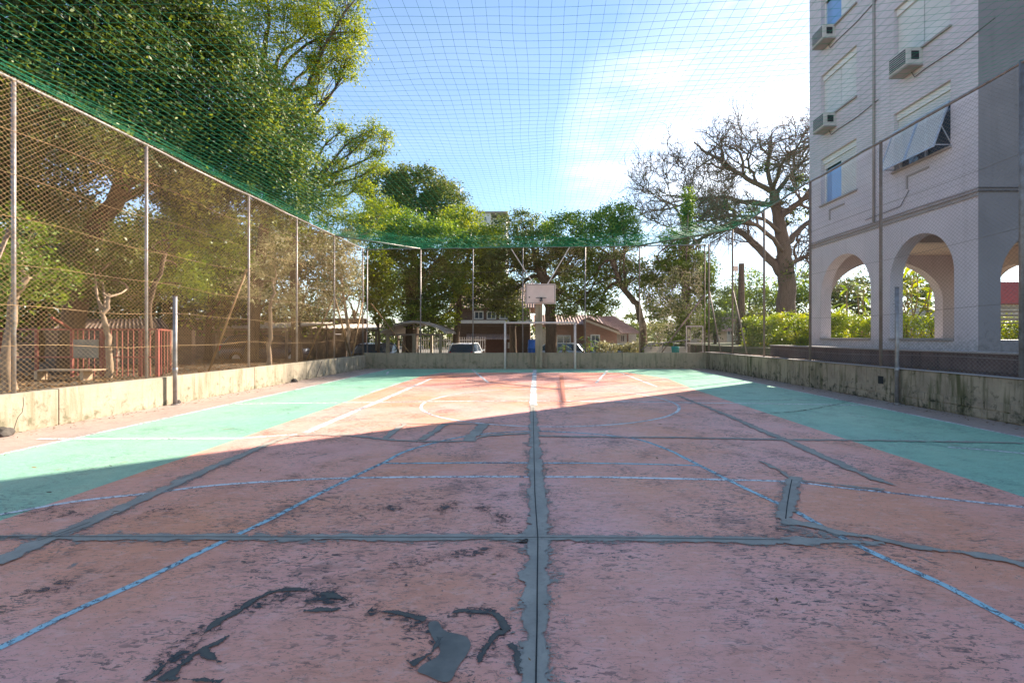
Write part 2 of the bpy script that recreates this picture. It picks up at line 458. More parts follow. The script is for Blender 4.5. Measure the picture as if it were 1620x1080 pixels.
M['leaf_yellow'] = mat_leaf('yellow_green_leaves', (0.08, 0.12, 0.015), (0.21, 0.26, 0.03), (0.40, 0.40, 0.05), 0.40, 0.5)
M['leaf_pale'] = mat_leaf('pale_dusty_leaves', (0.144, 0.144, 0.066), (0.240, 0.228, 0.108), (0.384, 0.348, 0.192), 0.3, 0.5)
M['leaf_olive'] = mat_leaf('olive_leaves', (0.04, 0.055, 0.015), (0.10, 0.125, 0.028), (0.21, 0.22, 0.06), 0.32, 0.45)
M['leaf_hedge'] = mat_leaf('bright_hedge_leaves', (0.07, 0.12, 0.015), (0.20, 0.27, 0.03), (0.42, 0.42, 0.05), 0.38, 0.5)
M['leaf_dry'] = mat_leaf('dry_brown_leaves', (0.07, 0.04, 0.02), (0.16, 0.08, 0.035), (0.26, 0.14, 0.05), 0.1, 0.7)

# ------------------------------------------------------------------ mesh helpers
class MB:
    def __init__(s):
        s.v = []; s.f = []; s.n = 0
    def add(s, V, Fc):
        V = np.asarray(V, float).reshape(-1, 3)
        s.v.append(V)
        s.f.extend([tuple(int(i) + s.n for i in f) for f in Fc])
        s.n += len(V)
        return s
    def box(s, x0, x1, y0, y1, z0, z1):
        V = [(x, y, z) for z in (z0, z1) for y in (y0, y1) for x in (x0, x1)]
        return s.add(V, [(0, 2, 3, 1), (4, 5, 7, 6), (0, 1, 5, 4), (2, 6, 7, 3), (0, 4, 6, 2), (1, 3, 7, 5)])
    def bar(s, a, b, wx, wz=None, up=(0, 0, 1)):
        """square bar between two points"""
        wz = wz or wx
        a = np.array(a, float); b = np.array(b, float)
        d = b - a; d /= np.linalg.norm(d)
        u = np.array(up, float)
        if abs(np.dot(u, d)) > 0.95: u = np.array((0, 1.0, 0))
        sdv = np.cross(d, u); sdv /= np.linalg.norm(sdv)
        u = np.cross(sdv, d)
        V = []
        for p in (a, b):
            for i, j in ((-1, -1), (1, -1), (1, 1), (-1, 1)):
                V.append(p + sdv * i * wx / 2 + u * j * wz / 2)
        return s.add(V, [(0, 1, 2, 3), (7, 6, 5, 4), (0, 4, 5, 1), (1, 5, 6, 2), (2, 6, 7, 3), (3, 7, 4, 0)])
    def tube(s, pts, rad, sides=8, cap=True):
        pts = np.array(pts, float)
        n = len(pts)
        rad = np.full(n, rad) if np.isscalar(rad) else np.array(rad, float)
        tg = np.gradient(pts, axis=0)
        tg /= np.linalg.norm(tg, axis=1)[:, None] + 1e-9
        a = np.cross(tg[0], (0, 0, 1.0) if abs(tg[0][2]) < 0.8 else (1.0, 0, 0))
        V = []
        for i in range(n):
            a = a - tg[i] * np.dot(a, tg[i]); a /= np.linalg.norm(a) + 1e-9
            b = np.cross(tg[i], a)
            for k in range(sides):
                t = 2 * math.pi * k / sides
                V.append(pts[i] + (a * math.cos(t) + b * math.sin(t)) * rad[i])
        Fc = []
        for i in range(n - 1):
            for k in range(sides):
                k2 = (k + 1) % sides
                Fc.append((i * sides + k, i * sides + k2, (i + 1) * sides + k2, (i + 1) * sides + k))
        if cap:
            Fc.append(tuple(range(sides - 1, -1, -1)))
            Fc.append(tuple((n - 1) * sides + k for k in range(sides)))
        return s.add(V, Fc)
    def poly_prism(s, pts2, z0, z1, axis='z'):
        n = len(pts2)
        if axis == 'z': mk = lambda p, h: (p[0], p[1], h)
        elif axis == 'x': mk = lambda p, h: (h, p[0], p[1])
        else: mk = lambda p, h: (p[0], h, p[1])
        V = [mk(p, z0) for p in pts2] + [mk(p, z1) for p in pts2]
        Fc = [tuple(range(n - 1, -1, -1)), tuple(range(n, 2 * n))]
        for i in range(n):
            j = (i + 1) % n
            Fc.append((i, j, n + j, n + i))
        return s.add(V, Fc)
    def mesh(s, name):
        me = bpy.data.meshes.new(name)
        V = np.concatenate(s.v) if s.v else np.zeros((0, 3))
        me.from_pydata(V.tolist(), [], s.f)
        me.update()
        return me

def np_mesh(name, V, Fa, shade=None):
    me = bpy.data.meshes.new(name)
    k = Fa.shape[1]
    me.vertices.add(len(V)); me.vertices.foreach_set('co', V.astype(np.float32).ravel())
    me.loops.add(Fa.size); me.loops.foreach_set('vertex_index', Fa.astype(np.int32).ravel())
    me.polygons.add(len(Fa)); me.polygons.foreach_set('loop_start', np.arange(0, Fa.size, k, dtype=np.int32))
    me.update(calc_edges=True)
    if shade is not None:
        a = me.attributes.new('shade', 'FLOAT', 'FACE')
        a.data.foreach_set('value', shade.astype(np.float32))
    return me

def link(name, me, material=None, parent=None, smooth=False, kind=None, label=None, cat=None, group=None, recalc=True):
    o = bpy.data.objects.new(name, me)
    COL.objects.link(o)
    if material is not None and me is not None and not me.materials:
        me.materials.append(M[material] if isinstance(material, str) else material)
    if me is not None and smooth:
        me.polygons.foreach_set('use_smooth', np.ones(len(me.polygons), bool))
    if parent is not None:
        o.parent = parent
        if parent.parent is None and parent.type == 'EMPTY' or True:
            o.matrix_parent_inverse = Matrix.Translation(-world_loc(parent))
    if kind: o['kind'] = kind
    if label: o['label'] = label
    if cat: o['category'] = cat
    if group: o['group'] = group
    return o

def world_loc(o):
    # every parent in this scene is only translated (meshes are in world coordinates)
    v = Vector(o.location)
    return v if o.parent is None else v

def thing(name, label, cat, loc=(0, 0, 0), group=None):
    o = bpy.data.objects.new(name, None)
    COL.objects.link(o)
    o.location = loc
    o.empty_display_size = 0.2
    o['label'] = label; o['category'] = cat
    if group: o['group'] = group
    return o

def part(name, mb, material, parent, smooth=False, **kw):
    me = mb.mesh(name) if isinstance(mb, MB) else mb
    return link(name, me, material, parent, smooth, **kw)

def bevel(o, w=0.01, seg=2):
    b = o.modifiers.new('bevel', 'BEVEL')
    b.width = w; b.segments = seg; b.limit_method = 'ANGLE'
    return o

def wires(P0, P1, rad, seg=1, wob=0.0, axis=0):
    """many thin three-sided wires at once. P0,P1 (n,3)"""
    n = len(P0)
    t = np.linspace(0, 1, seg + 1)[None, :, None]
    pts = P0[:, None, :] * (1 - t) + P1[:, None, :] * t           # n, seg+1, 3
    if wob:
        w = wob * (np.sin(pts[:, :, 1] * 1.7 + pts[:, :, 0] * 1.3 + 1) + 0.6 * np.sin(pts[:, :, 2] * 2.9 + pts[:, :, 1] * 3.1))
        pts[:, :, axis] += w
    d = (P1 - P0); d /= np.linalg.norm(d, axis=1)[:, None]
    a = np.cross(d, np.array((0.3, 0.5, 0.81))); a /= np.linalg.norm(a, axis=1)[:, None]
    b = np.cross(d, a)
    V = np.zeros((n, seg + 1, 3, 3))
    for k in range(3):
        th = 2 * math.pi * k / 3
        V[:, :, k, :] = pts + (a * math.cos(th) + b * math.sin(th))[:, None, :] * rad
    idx = np.arange(n * (seg + 1) * 3).reshape(n, seg + 1, 3)
    Fs = []
    for k in range(3):
        k2 = (k + 1) % 3
        Fs.append(np.stack([idx[:, :-1, k], idx[:, :-1, k2], idx[:, 1:, k2], idx[:, 1:, k]], -1).reshape(-1, 4))
    return V.reshape(-1, 3), np.concatenate(Fs)

# ------------------------------------------------------------------ ground and court
gr = MB(); gr.add([(-600, -400, -0.45), (600, -400, -0.45), (600, 900, -0.45), (-600, 900, -0.45)], [(0, 1, 2, 3)])
link('ground', gr.mesh('ground'), 'asphalt', kind='structure')

def grid_sheet(name, x0, x1, y0, y1, z, material, nx=2, ny=2):
    m = MB(); m.add([(x0, y0, z), (x1, y0, z), (x1, y1, z), (x0, y1, z)], [(0, 1, 2, 3)])
    return link(name, m.mesh(name), material, kind='structure')

sl = MB(); sl.box(XL - .2, XR + .2, -3.5, YB + .2, -0.6, 0.0)
link('court_slab', sl.mesh('court_slab'), 'margin', kind='structure')
GX0, GX1 = G(333, 707)[0], 0
RXI = 4.22; LXI = -4.02; LXO = -6.32; RXO = 6.72
ybk = 20.9; ygr = 18.9

def ragged_poly(name, pts, z, material, amp=0.01, step=0.15):
    P2 = []
    n = len(pts)
    for i in range(n):
        a = np.array(pts[i], float); b = np.array(pts[(i + 1) % n], float)
        L = np.linalg.norm(b - a); k = max(1, int(L / step))
        for j in range(k):
            p = a + (b - a) * j / k
            nn = mnoise.noise_vector(Vector((p[0] * 2.1, p[1] * 2.1, z * 50)))
            P2.append((p[0] + nn[0] * amp, p[1] + nn[1] * amp, z))
    m = MB(); m.add(P2, [tuple(range(len(P2)))])
    return link(name, m.mesh(name), material, kind='structure')

ragged_poly('red_court_paint', [(LXI, -3.4), (RXI, -3.4), (RXI, 13), (RXI + .2, 16), (RXI - .6, ygr), (LXI + .4, ygr), (LXI, 17)], 0.004, 'red', 0.015)
ragged_poly('green_court_paint', [(LXO, -3.4), (LXI, -3.4), (LXI, 17), (LXI + .4, ygr), (RXI - .6, ygr), (RXI + .2, 16), (RXI, 13), (RXI, -3.4),
                                  (RXO, -3.4), (RXO, ybk), (LXO, ybk)], 0.0035, 'green', 0.012)

zc = [0.0050]
EXT = {'cement': 0.055, 'cement_dark': 0.03, 'line_white': 0.012, 'line_blue': 0.012}
def strip(name, pts, widths, material, amp=0.0, px=True, step=0.05, freq=9.0, smooth_curve=True):
    """ribbon on the ground along photo points; widths in metres; torn edges come from the material"""
    Q = np.array([G(*p)[:2] for p in pts]) if px else np.array(pts, float)
    if np.isscalar(widths): widths = [widths] * len(Q)
    if len(widths) < len(Q):
        widths = np.interp(np.linspace(0, 1, len(Q)), np.linspace(0, 1, len(widths)), widths)
    widths = np.array(widths, float)
    res = []; wr = []
    n = len(Q)
    for i in range(n - 1):
        p0 = Q[max(i - 1, 0)]; p1 = Q[i]; p2 = Q[i + 1]; p3 = Q[min(i + 2, n - 1)]
        L = np.linalg.norm(p2 - p1); k = max(2, int(L / .08))
        for j in range(k):
            t = j / k
            if smooth_curve:
                p = 0.5 * ((2 * p1) + (-p0 + p2) * t + (2 * p0 - 5 * p1 + 4 * p2 - p3) * t * t + (-p0 + 3 * p1 - 3 * p2 + p3) * t ** 3)
            else:
                p = p1 + (p2 - p1) * t
            res.append(p); wr.append(widths[i] * (1 - t) + widths[i + 1] * t)
    res.append(Q[-1]); wr.append(widths[-1])
    res = np.array(res); wr = np.array(wr)
    tg = np.gradient(res, axis=0); tg /= np.linalg.norm(tg, axis=1)[:, None] + 1e-9
    nr = np.stack([-tg[:, 1], tg[:, 0]], 1)
    z = zc[0]; zc[0] += 0.00012
    ext = EXT.get(material if isinstance(material, str) else '', 0.0)
    V = []; Fc = []; U = []
    for i in range(len(res)):
        p = res[i]
        hw = wr[i] / 2
        a1 = mnoise.noise(Vector((p[0] * 2.3, p[1] * 2.3, z * 9000))) * min(amp, hw * .6)
        e1 = hw + ext + a1; e2 = hw + ext - a1 * .7
        l = p + nr[i] * e1; c_ = p; r = p - nr[i] * e2
        V += [(l[0], l[1], z), (c_[0], c_[1], z), (r[0], r[1], z)]
        U += [(e1, hw + a1), (0, hw), (-e2, hw - a1 * .7)]
        if i:
            j = 3 * i
            Fc += [(j - 3, j - 2, j + 1, j), (j - 2, j - 1, j + 2, j + 1)]
    m = MB(); m.add(V, Fc)
    me = m.mesh(name)
    uvl = me.uv_layers.new(name='across')
    li = np.zeros(len(me.loops), np.int32); me.loops.foreach_get('vertex_index', li)
    uvl.data.foreach_set('uv', np.array(U, np.float32)[li].ravel())
    return link(name, me, material, kind='structure')

LW = 0.055
# white lines
strip('white_side_line', [(LXO, -3), (LXO + .03, 8), (LXO - .02, ybk)], 0.075, 'line_white', 0.008, px=False)
strip('white_side_line', [(RXO, -3), (RXO, 8), (RXO, ybk)], 0.05, 'line_white', 0.014, px=False)
strip('white_cross_line', [(60, 694.5), (200, 694), (380, 693.5), (470, 687)], 0.075, 'line_white', 0.006, smooth_curve=False)
strip('white_halfway_line', [(372, 639), (540, 637), (840, 634), (1100, 637), (1367, 641)], 0.085, 'line_white', 0.008)
strip('white_cross_line', [(470, 611.5), (720, 611), (950, 610)], 0.05, 'line_white', 0.012)
strip('white_inner_line', [(483, 685), (540, 660), (620, 626), (682, 599)], 0.12, 'line_white', 0.012, smooth_curve=False)
strip('white_inner_line', [(983, 590), (1040, 612)], 0.09, 'line_white', 0.015)
strip('white_outer_line', [(560, 630.0), (640, 604), (700, 591)], 0.04, 'line_white', 0.015)
strip('white_key_line', [(747, 584.5), (772, 605)], 0.09, 'line_white', 0.01)
strip('white_key_line', [(962, 585), (943, 606)], 0.09, 'line_white', 0.01)
strip('white_corner_arc', [(612, 592.5), (614, 588.5), (622, 586)], 0.08, 'line_white', 0.006)
strip('white_centre_line', [(846, 584.5), (844.5, 610), (843.5, 641)], 0.15, 'line_white', 0.03)
circ = [(0.30 + 2.62 * math.cos(a), 10.2 + 2.75 * math.sin(a)) for a in np.linspace(-math.pi, math.pi, 65)]
strip('white_centre_circle', circ, 0.06, 'line_white', 0.012, px=False)
strip('white_throw_line', [(0, 815), (47, 806), (133, 792), (243, 780), (333, 769), (433, 762), (540, 757), (680, 755), (827, 754.5), (960, 755.5), (1080, 758),
                           (1240, 762), (1320, 771), (1400, 779), (1500, 790), (1620, 803)], 0.055, 'line_white', 0.012)
# blue lines
strip('blue_goal_arc', [(-60, 1052), (0, 1026), (127, 963), (213, 925), (353, 857), (417, 827), (483, 793), (540, 764), (607, 732), (640, 715), (683, 702),
                        (727, 692), (773, 686), (823, 683), (873, 683), (940, 687), (1007, 695), (1057, 712), (1080, 723), (1137, 752), (1190, 778),
                        (1233, 798), (1263, 812), (1310, 839), (1360, 865), (1430, 898), (1497, 928), (1580, 972), (1620, 993), (1680, 1024)], 0.05, 'line_blue', 0.006)
strip('blue_cross_line', [(609, 733.5), (780, 732.5), (960, 733.5), (1110, 737)], 0.045, 'line_blue', 0.008)
strip('white_serve_mark', [(1500, 708), (1560, 712), (1640, 720)], 0.06, 'line_white', 0.008)

# cement repairs, with dark joints
zc[0] = 0.0110
strip('cement_repair', [(843, 641), (844, 665), (846, 690), (847, 725), (848.5, 760), (850, 800), (851, 855), (850.5, 930), (848, 1000), (846, 1080), (845, 1200)],
      [0.10, 0.12, 0.14, 0.14, 0.155, 0.15, 0.155, 0.13, 0.125, 0.115, 0.10], 'cement', 0.055, step=0.018, freq=11)
strip('cement_repair', [(-60, 850), (0, 850), (83, 850.5), (150, 852), (260, 851), (360, 851), (470, 852), (520, 851), (640, 852.5), (760, 851), (900, 852), (1080, 854), (1247, 857), (1380, 860), (1400, 861)],
      [0.03, 0.035, 0.05, 0.10, 0.11, 0.10, 0.09, 0.08, 0.12, 0.08, 0.09, 0.10, 0.10, 0.08, 0.01], 'cement', 0.03, step=0.02)
strip('cement_repair', [(-60, 908), (0, 887), (83, 850), (143, 827), (233, 787), (300, 757), (367, 727), (450, 693), (483, 689), (540, 689), (583, 692), (607, 695.5), (650, 698.5), (740, 698), (770, 690), (838, 686)],
      [0.14, 0.14, 0.13, 0.13, 0.12, 0.12, 0.12, 0.10, 0.06, 0.06, 0.08, 0.10, 0.06, 0.06, 0.10, 0.10], 'cement', 0.035, step=0.025)
strip('cement_repair', [(643, 670), (624, 683), (607, 696)], 0.10, 'cement', 0.03)
strip('cement_repair', [(703, 672), (685, 684), (667, 697)], 0.11, 'cement', 0.03)
strip('cement_repair', [(767, 671), (755, 684), (740, 699)], 0.17, 'cement', 0.05)
strip('cement_repair', [(643, 670.5), (703, 671), (767, 671.5)], 0.045, 'cement', 0.02)
strip('cement_repair', [(853, 690), (960, 692), (1080, 693), (1230, 696), (1347, 697), (1480, 699), (1640, 702)], [0.10, 0.06, 0.07, 0.09, 0.07, 0.06, 0.05], 'cement', 0.02)
strip('cement_repair', [(1072, 626), (1140, 653), (1213, 685), (1247, 698), (1313, 728), (1380, 757), (1420, 770)], [0.05, 0.10, 0.12, 0.13, 0.13, 0.09, 0.02], 'cement', 0.03, step=0.03)
strip('cement_repair', [(1195, 727), (1227, 742), (1250, 757)], [0.02, 0.05, 0.06], 'cement', 0.02)
strip('cement_repair', [(1256, 755), (1249, 790), (1241, 818), (1250, 832)], [0.10, 0.115, 0.12, 0.09], 'cement', 0.035, step=0.02, freq=14)
strip('cement_repair', [(1254, 760), (1313, 767), (1400, 776)], [0.06, 0.05, 0.01], 'cement', 0.02)
strip('cement_repair', [(1245, 823), (1313, 840), (1380, 852), (1447, 866), (1547, 880), (1640, 899)], [0.12, 0.07, 0.06, 0.065, 0.07, 0.07], 'cement', 0.02)
strip('thin_court_crack', [(1090, 655), (1250, 652), (1350, 634)], 0.02, 'cement_dark', 0.01)
strip('thin_court_crack', [(880, 640), (1100, 634), (1350, 634)], 0.025, 'cement_dark', 0.012)
zc[0] = 0.0145
strip('expansion_joint', [(843.5, 645), (845, 725), (846, 780), (850.7, 852), (850.3, 920), (850, 987), (848, 1080), (847, 1200)], 0.007, 'joint', 0.004, step=0.02, smooth_curve=False)
strip('expansion_joint', [(-60, 851), (300, 851.5), (540, 852), (850, 852.5), (1080, 854), (1250, 856.5)], 0.006, 'joint', 0.003, smooth_curve=False)
strip('expansion_joint', [(60, 858), (95, 846), (143, 828)], 0.006, 'joint', 0.002)
strip('expansion_joint', [(1253, 760), (1247, 790), (1243, 823)], 0.007, 'joint', 0.002)
# bare patches and flaking in the foreground
def patch(pts, material='cement_dark', z=None, amp=0.012):
    for _ in range(2):
        q_ = []
        for i in range(len(pts)):
            a_, b_ = pts[i], pts[(i + 1) % len(pts)]
            q_ += [(a_[0] * .75 + b_[0] * .25, a_[1] * .75 + b_[1] * .25), (a_[0] * .25 + b_[0] * .75, a_[1] * .25 + b_[1] * .75)]
        pts = q_
    z = zc[0]; zc[0] += 0.00012
    return ragged_poly('bare_concrete_patch', [G(*p)[:2] for p in pts], z, material, amp, 0.012)
Q5 = lambda x, y: (540 + x / 3, 780 + y / 3)
Q4 = lambda x, y: (x / 3, 780 + y / 3)
zc[0] = 0.0090
patch([Q5(*p) for p in [(480, 660), (560, 675), (600, 690), (617, 730), (590, 780), (550, 830), (520, 905), (470, 905), (400, 870), (350, 855), (390, 815), (450, 790), (475, 750), (440, 710), (400, 620), (460, 605)]], 'cement_patch', amp=0.006)
strip('bare_concrete_patch', [Q5(*p) for p in [(130, 562), (260, 570), (340, 592), (400, 606)]], [0.018, 0.02, 0.018, 0.02], 'cement_dark', 0.012, step=0.012, freq=22)
strip('bare_concrete_patch', [Q5(*p) for p in [(515, 580), (580, 562), (650, 566), (720, 575), (755, 600), (790, 650), (740, 670), (705, 715)]], [0.018, 0.035, 0.018, 0.018, 0.03, 0.045, 0.03, 0.018], 'cement_dark', 0.02, step=0.012, freq=22)
strip('bare_concrete_patch', [Q5(*p) for p in [(800, 720), (830, 760), (850, 830), (860, 860)]], 0.03, 'cement_dark', 0.02, step=0.012, freq=22)
strip('bare_concrete_patch', [Q5(*p) for p in [(705, 715), (660, 790), (630, 900), (610, 960)]], 0.006, 'cement_dark', 0.005, step=0.012, freq=22)
strip('bare_concrete_patch', [Q5(*p) for p in [(470, 690), (430, 760), (330, 820)]], [0.03, 0.02, 0.018], 'cement_dark', 0.022, step=0.012, freq=22)
strip('bare_concrete_patch', [Q4(*p) for p in [(1700, 540), (1600, 500), (1480, 470), (1380, 462), (1290, 476), (1210, 512), (1140, 560), (1060, 600), (990, 650), (935, 715)]],
      [0.02, 0.03, 0.012, 0.008, 0.012, 0.03, 0.045, 0.035, 0.015, 0.004], 'cement_dark', 0.018, step=0.012, freq=18)
strip('bare_concrete_patch', [Q4(*p) for p in [(1640, 552), (1540, 560), (1440, 565)]], [0.018, 0.02, 0.018], 'cement_dark', 0.015, step=0.012, freq=22)
strip('bare_concrete_patch', [Q4(*p) for p in [(1095, 680), (1020, 720), (950, 750), (880, 805), (820, 860), (760, 900)]], [0.018, 0.018, 0.03, 0.02, 0.03, 0.03], 'cement_dark', 0.02, step=0.012, freq=20)
strip('bare_concrete_patch', [Q4(*p) for p in [(860, 765), (800, 810), (740, 860), (690, 900)]], [0.018, 0.02, 0.025, 0.02], 'cement_dark', 0.015, step=0.012, freq=20)
strip('bare_concrete_patch', [Q4(*p) for p in [(960, 750), (1000, 790), (1050, 810)]], [0.03, 0.02, 0.03], 'cement_dark', 0.02, step=0.012, freq=20)
strip('bare_concrete_patch', [Q4(*p) for p in [(800, 890), (900, 893), (1050, 905)]], [0.02, 0.02, 0.018], 'cement_dark', 0.02, step=0.012, freq=20)
zc[0] = 0.0080
strip('flaked_paint', [Q4(*p) for p in [(1700, 530), (1600, 510), (1480, 480), (1380, 472), (1290, 486), (1210, 522), (1140, 570), (1060, 610), (990, 660), (900, 740), (800, 830), (700, 900)]], 0.26, 'crumb')
strip('flaked_paint', [Q5(*p) for p in [(130, 562), (340, 592), (450, 640), (480, 700), (430, 770), (350, 850)]], 0.20, 'crumb')
strip('flaked_paint', [Q5(*p) for p in [(500, 580), (650, 566), (755, 600), (790, 660), (705, 715), (650, 800)]], 0.16, 'crumb')
strip('flaked_paint', [(600, 900), (690, 890), (760, 870), (820, 880)], 0.5, 'crumb_loose')
strip('flaked_paint', [(560, 815), (640, 800), (740, 805), (800, 830), (830, 845)], 0.5, 'crumb_loose')
strip('flaked_paint', [(1215, 835), (1262, 842), (1330, 846)], 0.16, 'crumb')
strip('flaked_paint', [(0, 815), (90, 810), (200, 815), (300, 800)], 0.5, 'crumb_loose')
strip('flaked_paint', [(0, 960), (60, 945), (120, 930)], 0.5, 'crumb_loose')
strip('cement_smear', [(846, 700), (848, 760), (850, 800), (851, 855), (850, 930), (848, 1000), (846, 1090)], 0.32, 'crumb_grey')
strip('cement_smear', [(0, 851), (260, 851), (640, 852), (1000, 853), (1380, 860)], 0.26, 'crumb_grey')
strip('cement_smear', [(0, 887), (143, 827), (300, 757), (450, 693)], 0.26, 'crumb_grey')
strip('cement_smear', [(1251, 760), (1243, 800), (1250, 836), (1330, 846)], 0.24, 'crumb_grey')
strip('dark_red_strip', [(888, 594), (890, 615), (892, 636)], [0.14, 0.12, 0.08], mat_plain('strip_darker_red', (0.66, 0.24, 0.15), (0.5, 0.17, 0.10), 0.6), 0.02)  # narrow strip in a darker red than the court around it

# raised ground left and right
lt = MB(); lt.box(-45, XL - .16, -6, 24, -0.6, 0.32)
link('left_ground', lt.mesh('left_ground'), 'soil', kind='structure')
rt = MB(); rt.box(8.75, 60, 17.95, 46, -0.6, 0.98)
link('right_lawn', rt.mesh('right_lawn'), 'lawn', kind='structure')
rt = MB(); rt.box(XR + .16, 8.74, -4, 23, -0.6, 0.70)
link('lower_step', rt.mesh('lower_step'), 'step', kind='structure')
rt = MB(); rt.box(8.74, 10.4, -4, 17.94, -0.6, 1.06)
link('upper_step', rt.mesh('upper_step'), 'step', kind='structure')
rt = MB(); rt.box(8.69, 9.06, -4, 17.9, 1.061, 1.10); rt.box(XR - .03, XR + .14, -4, YB, .722, .735)
bevel(link('step_edging', rt.mesh('step_edging'), 'trim', kind='structure'), .006)

# ------------------------------------------------------------------ court walls
def wall_panels(label, material, segs, name='retaining_wall', axis='y', base=(0, 0, 0)):
    w_ = thing(name, label, 'wall', base)
    for (x0, x1, y0, y1, z1) in segs:
        m = MB(); m.box(x0, x1, y0, y1, -0.05, z1)
        bevel(part('wall_panel', m, material, w_), 0.012)
    return w_
def zl(Y): return 0.555 + 0.0018 * Y
ys = [-3.5, -0.3, 2.7, 5.6, 7.62, 10.05, 12.95, 15.9, 18.4, 21.49]
wall_panels('low pale mossy rendered wall in sun below the left fence', 'wall_pale',
            [(XL - .18, XL, a + .006, b - .006, zl((a + b) / 2) + random.uniform(-.004, .004)) for a, b in zip(ys[:-1], ys[1:])], base=(XL, 9, 0))
xs = [XL - .18, -3.9, 0.2, 3.9, XR + .18]
wall_panels('low grey green wall across the far end of the court', 'wall_grey',
            [(a + .004, b - .004, YB, YB + .18, 0.69 + .004 * i) for i, (a, b) in enumerate(zip(xs[:-1], xs[1:]))], base=(0, YB, 0))
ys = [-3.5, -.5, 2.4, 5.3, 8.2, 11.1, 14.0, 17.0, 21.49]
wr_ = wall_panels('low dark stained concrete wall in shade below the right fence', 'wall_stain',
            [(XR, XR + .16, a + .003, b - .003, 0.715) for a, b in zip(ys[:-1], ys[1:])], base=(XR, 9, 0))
# ragged masonry courses showing at the foot of the right wall
m = MB()
for row in range(2):
    y = 5.0 + row * .2
    while y < 12.0:
        L = random.uniform(.34, .5)
        d = random.uniform(.006, .02)
        m.box(XR - d, XR + .01, y, y + L - .018, .02 + row * .155, .155 + row * .155)
        y += L
o_ = part('block_course', m, 'wall_stain', wr_); o_['kind'] = 'stuff'; bevel(o_, .006)
# crack and a painted diagonal shadow in left wall
m = MB()
cpts = [P(36.5, 628, 7.08), P(37, 640, 7.08), P(35, 652, 7.08), P(28, 668, 7.08), P(22, 684, 7.08)]
cpts = [(XL + .001, F * -XL / (846 - px) , H + (VY - py) * (-XL) / (846 - px)) for px, py in ((36.5, 628), (37, 640), (35, 652), (28, 660), (24, 672), (21, 684))]
m.tube(cpts, 0.004, 4)
link('wall_crack_and_shadow', m.mesh('wall_crack_and_shadow'), 'joint', kind='structure')
m = MB()
cpts = [(XL + .001, F * -XL / (846 - px), H + (VY - py) * (-XL) / (846 - px)) for px, py in ((509, 571.5), (505, 582), (500, 596))]
m.tube(cpts, 0.012, 4)
link('wall_crack_and_shadow', m.mesh('wall_crack_and_shadow'), 'dark_stone', kind='structure')  # dark tube in the rubble colour, drawn as a thin diagonal shadow

# drain holes / rubble at the wall feet
def lump(c, r, seed, flat=0.7):
    import bmesh
    bm = bmesh.new()
    bmesh.ops.create_icosphere(bm, subdivisions=2, radius=1)
    for v in bm.verts:
        n = mnoise.noise(v.co * 1.3 + Vector((seed, 0, 0)))
        v.co = Vector((v.co.x * r[0], v.co.y * r[1], v.co.z * r[2])) * (1 + .45 * n)
        v.co += Vector(c)
    me = bpy.data.meshes.new('stone'); bm.to_mesh(me); bm.free()
    return me
for i, (px, py, rr, lb) in enumerate([(11, 690, .10, 'dark rubble lump at the foot of the left wall, nearest the camera'),
                                      (285, 638, .055, 'dark lump of rubble beside the foot of the left steel post'),
                                      (461, 604, .08, 'dark triangular lump at the left wall foot beyond the steel post')]):
    g = G(px, py)
    link('stone', lump((XL + rr * .8, g[1], rr * .55), (rr, rr * 1.1, rr * .8), i * 3.1), 'dark_stone', smooth=False, label=lb, cat='stone')
m = MB(); m.box(XR - .002, XR + .02, 10.55, 10.72, .36, .53)
o = part('drain_hole', m, 'joint', wr_)

# ------------------------------------------------------------------ chain link fences
def chain_mesh(a, b, z0a, z0b, z1a, z1b, cell, rad, axis, wob=0.02):
    """diamond mesh between two plan points; axis = index of the out-of-plane coordinate"""
    a = np.array(a, float); b = np.array(b, float)
    L = np.linalg.norm(b - a); Hh = max(z1a - z0a, z1b - z0b)
    d = (b - a) / L
    P0 = []; P1 = []
    asp = 0.86
    for sgn in (1, -1):
        s = -Hh / asp if sgn == 1 else 0
        e = L if sgn == 1 else L + Hh / asp
        u = s
        while u < e:
            # line: along = u + sgn*(t), height = t*asp
            t0 = 0.0; t1 = Hh / asp
            if sgn == 1:
                t0 = max(t0, -u); t1 = min(t1, L - u)
                f = lambda t: u + t
            else:
                t0 = max(t0, u - L); t1 = min(t1, u)
                f = lambda t: u - t
            if t1 - t0 > 0.02:
                for tt, lst in ((t0, P0), (t1, P1)):
                    s_ = f(tt); k = s_ / L
                    zz0 = z0a + (z0b - z0a) * k; zz1 = z1a + (z1b - z1a) * k
                    h = tt * asp / Hh
                    lst.append((a[0] + d[0] * s_, a[1] + d[1] * s_, zz0 + (zz1 - zz0) * h))
            u += cell
    P0 = np.array(P0); P1 = np.array(P1)
    off = np.zeros(3); off[axis] = rad
    return wires(P0, P1, rad, 7, wob, axis)

def pipe(a, b, r, sides=10):
    m = MB(); m.tube([a, tuple((np.array(a) + np.array(b)) / 2), b], r, sides); return m

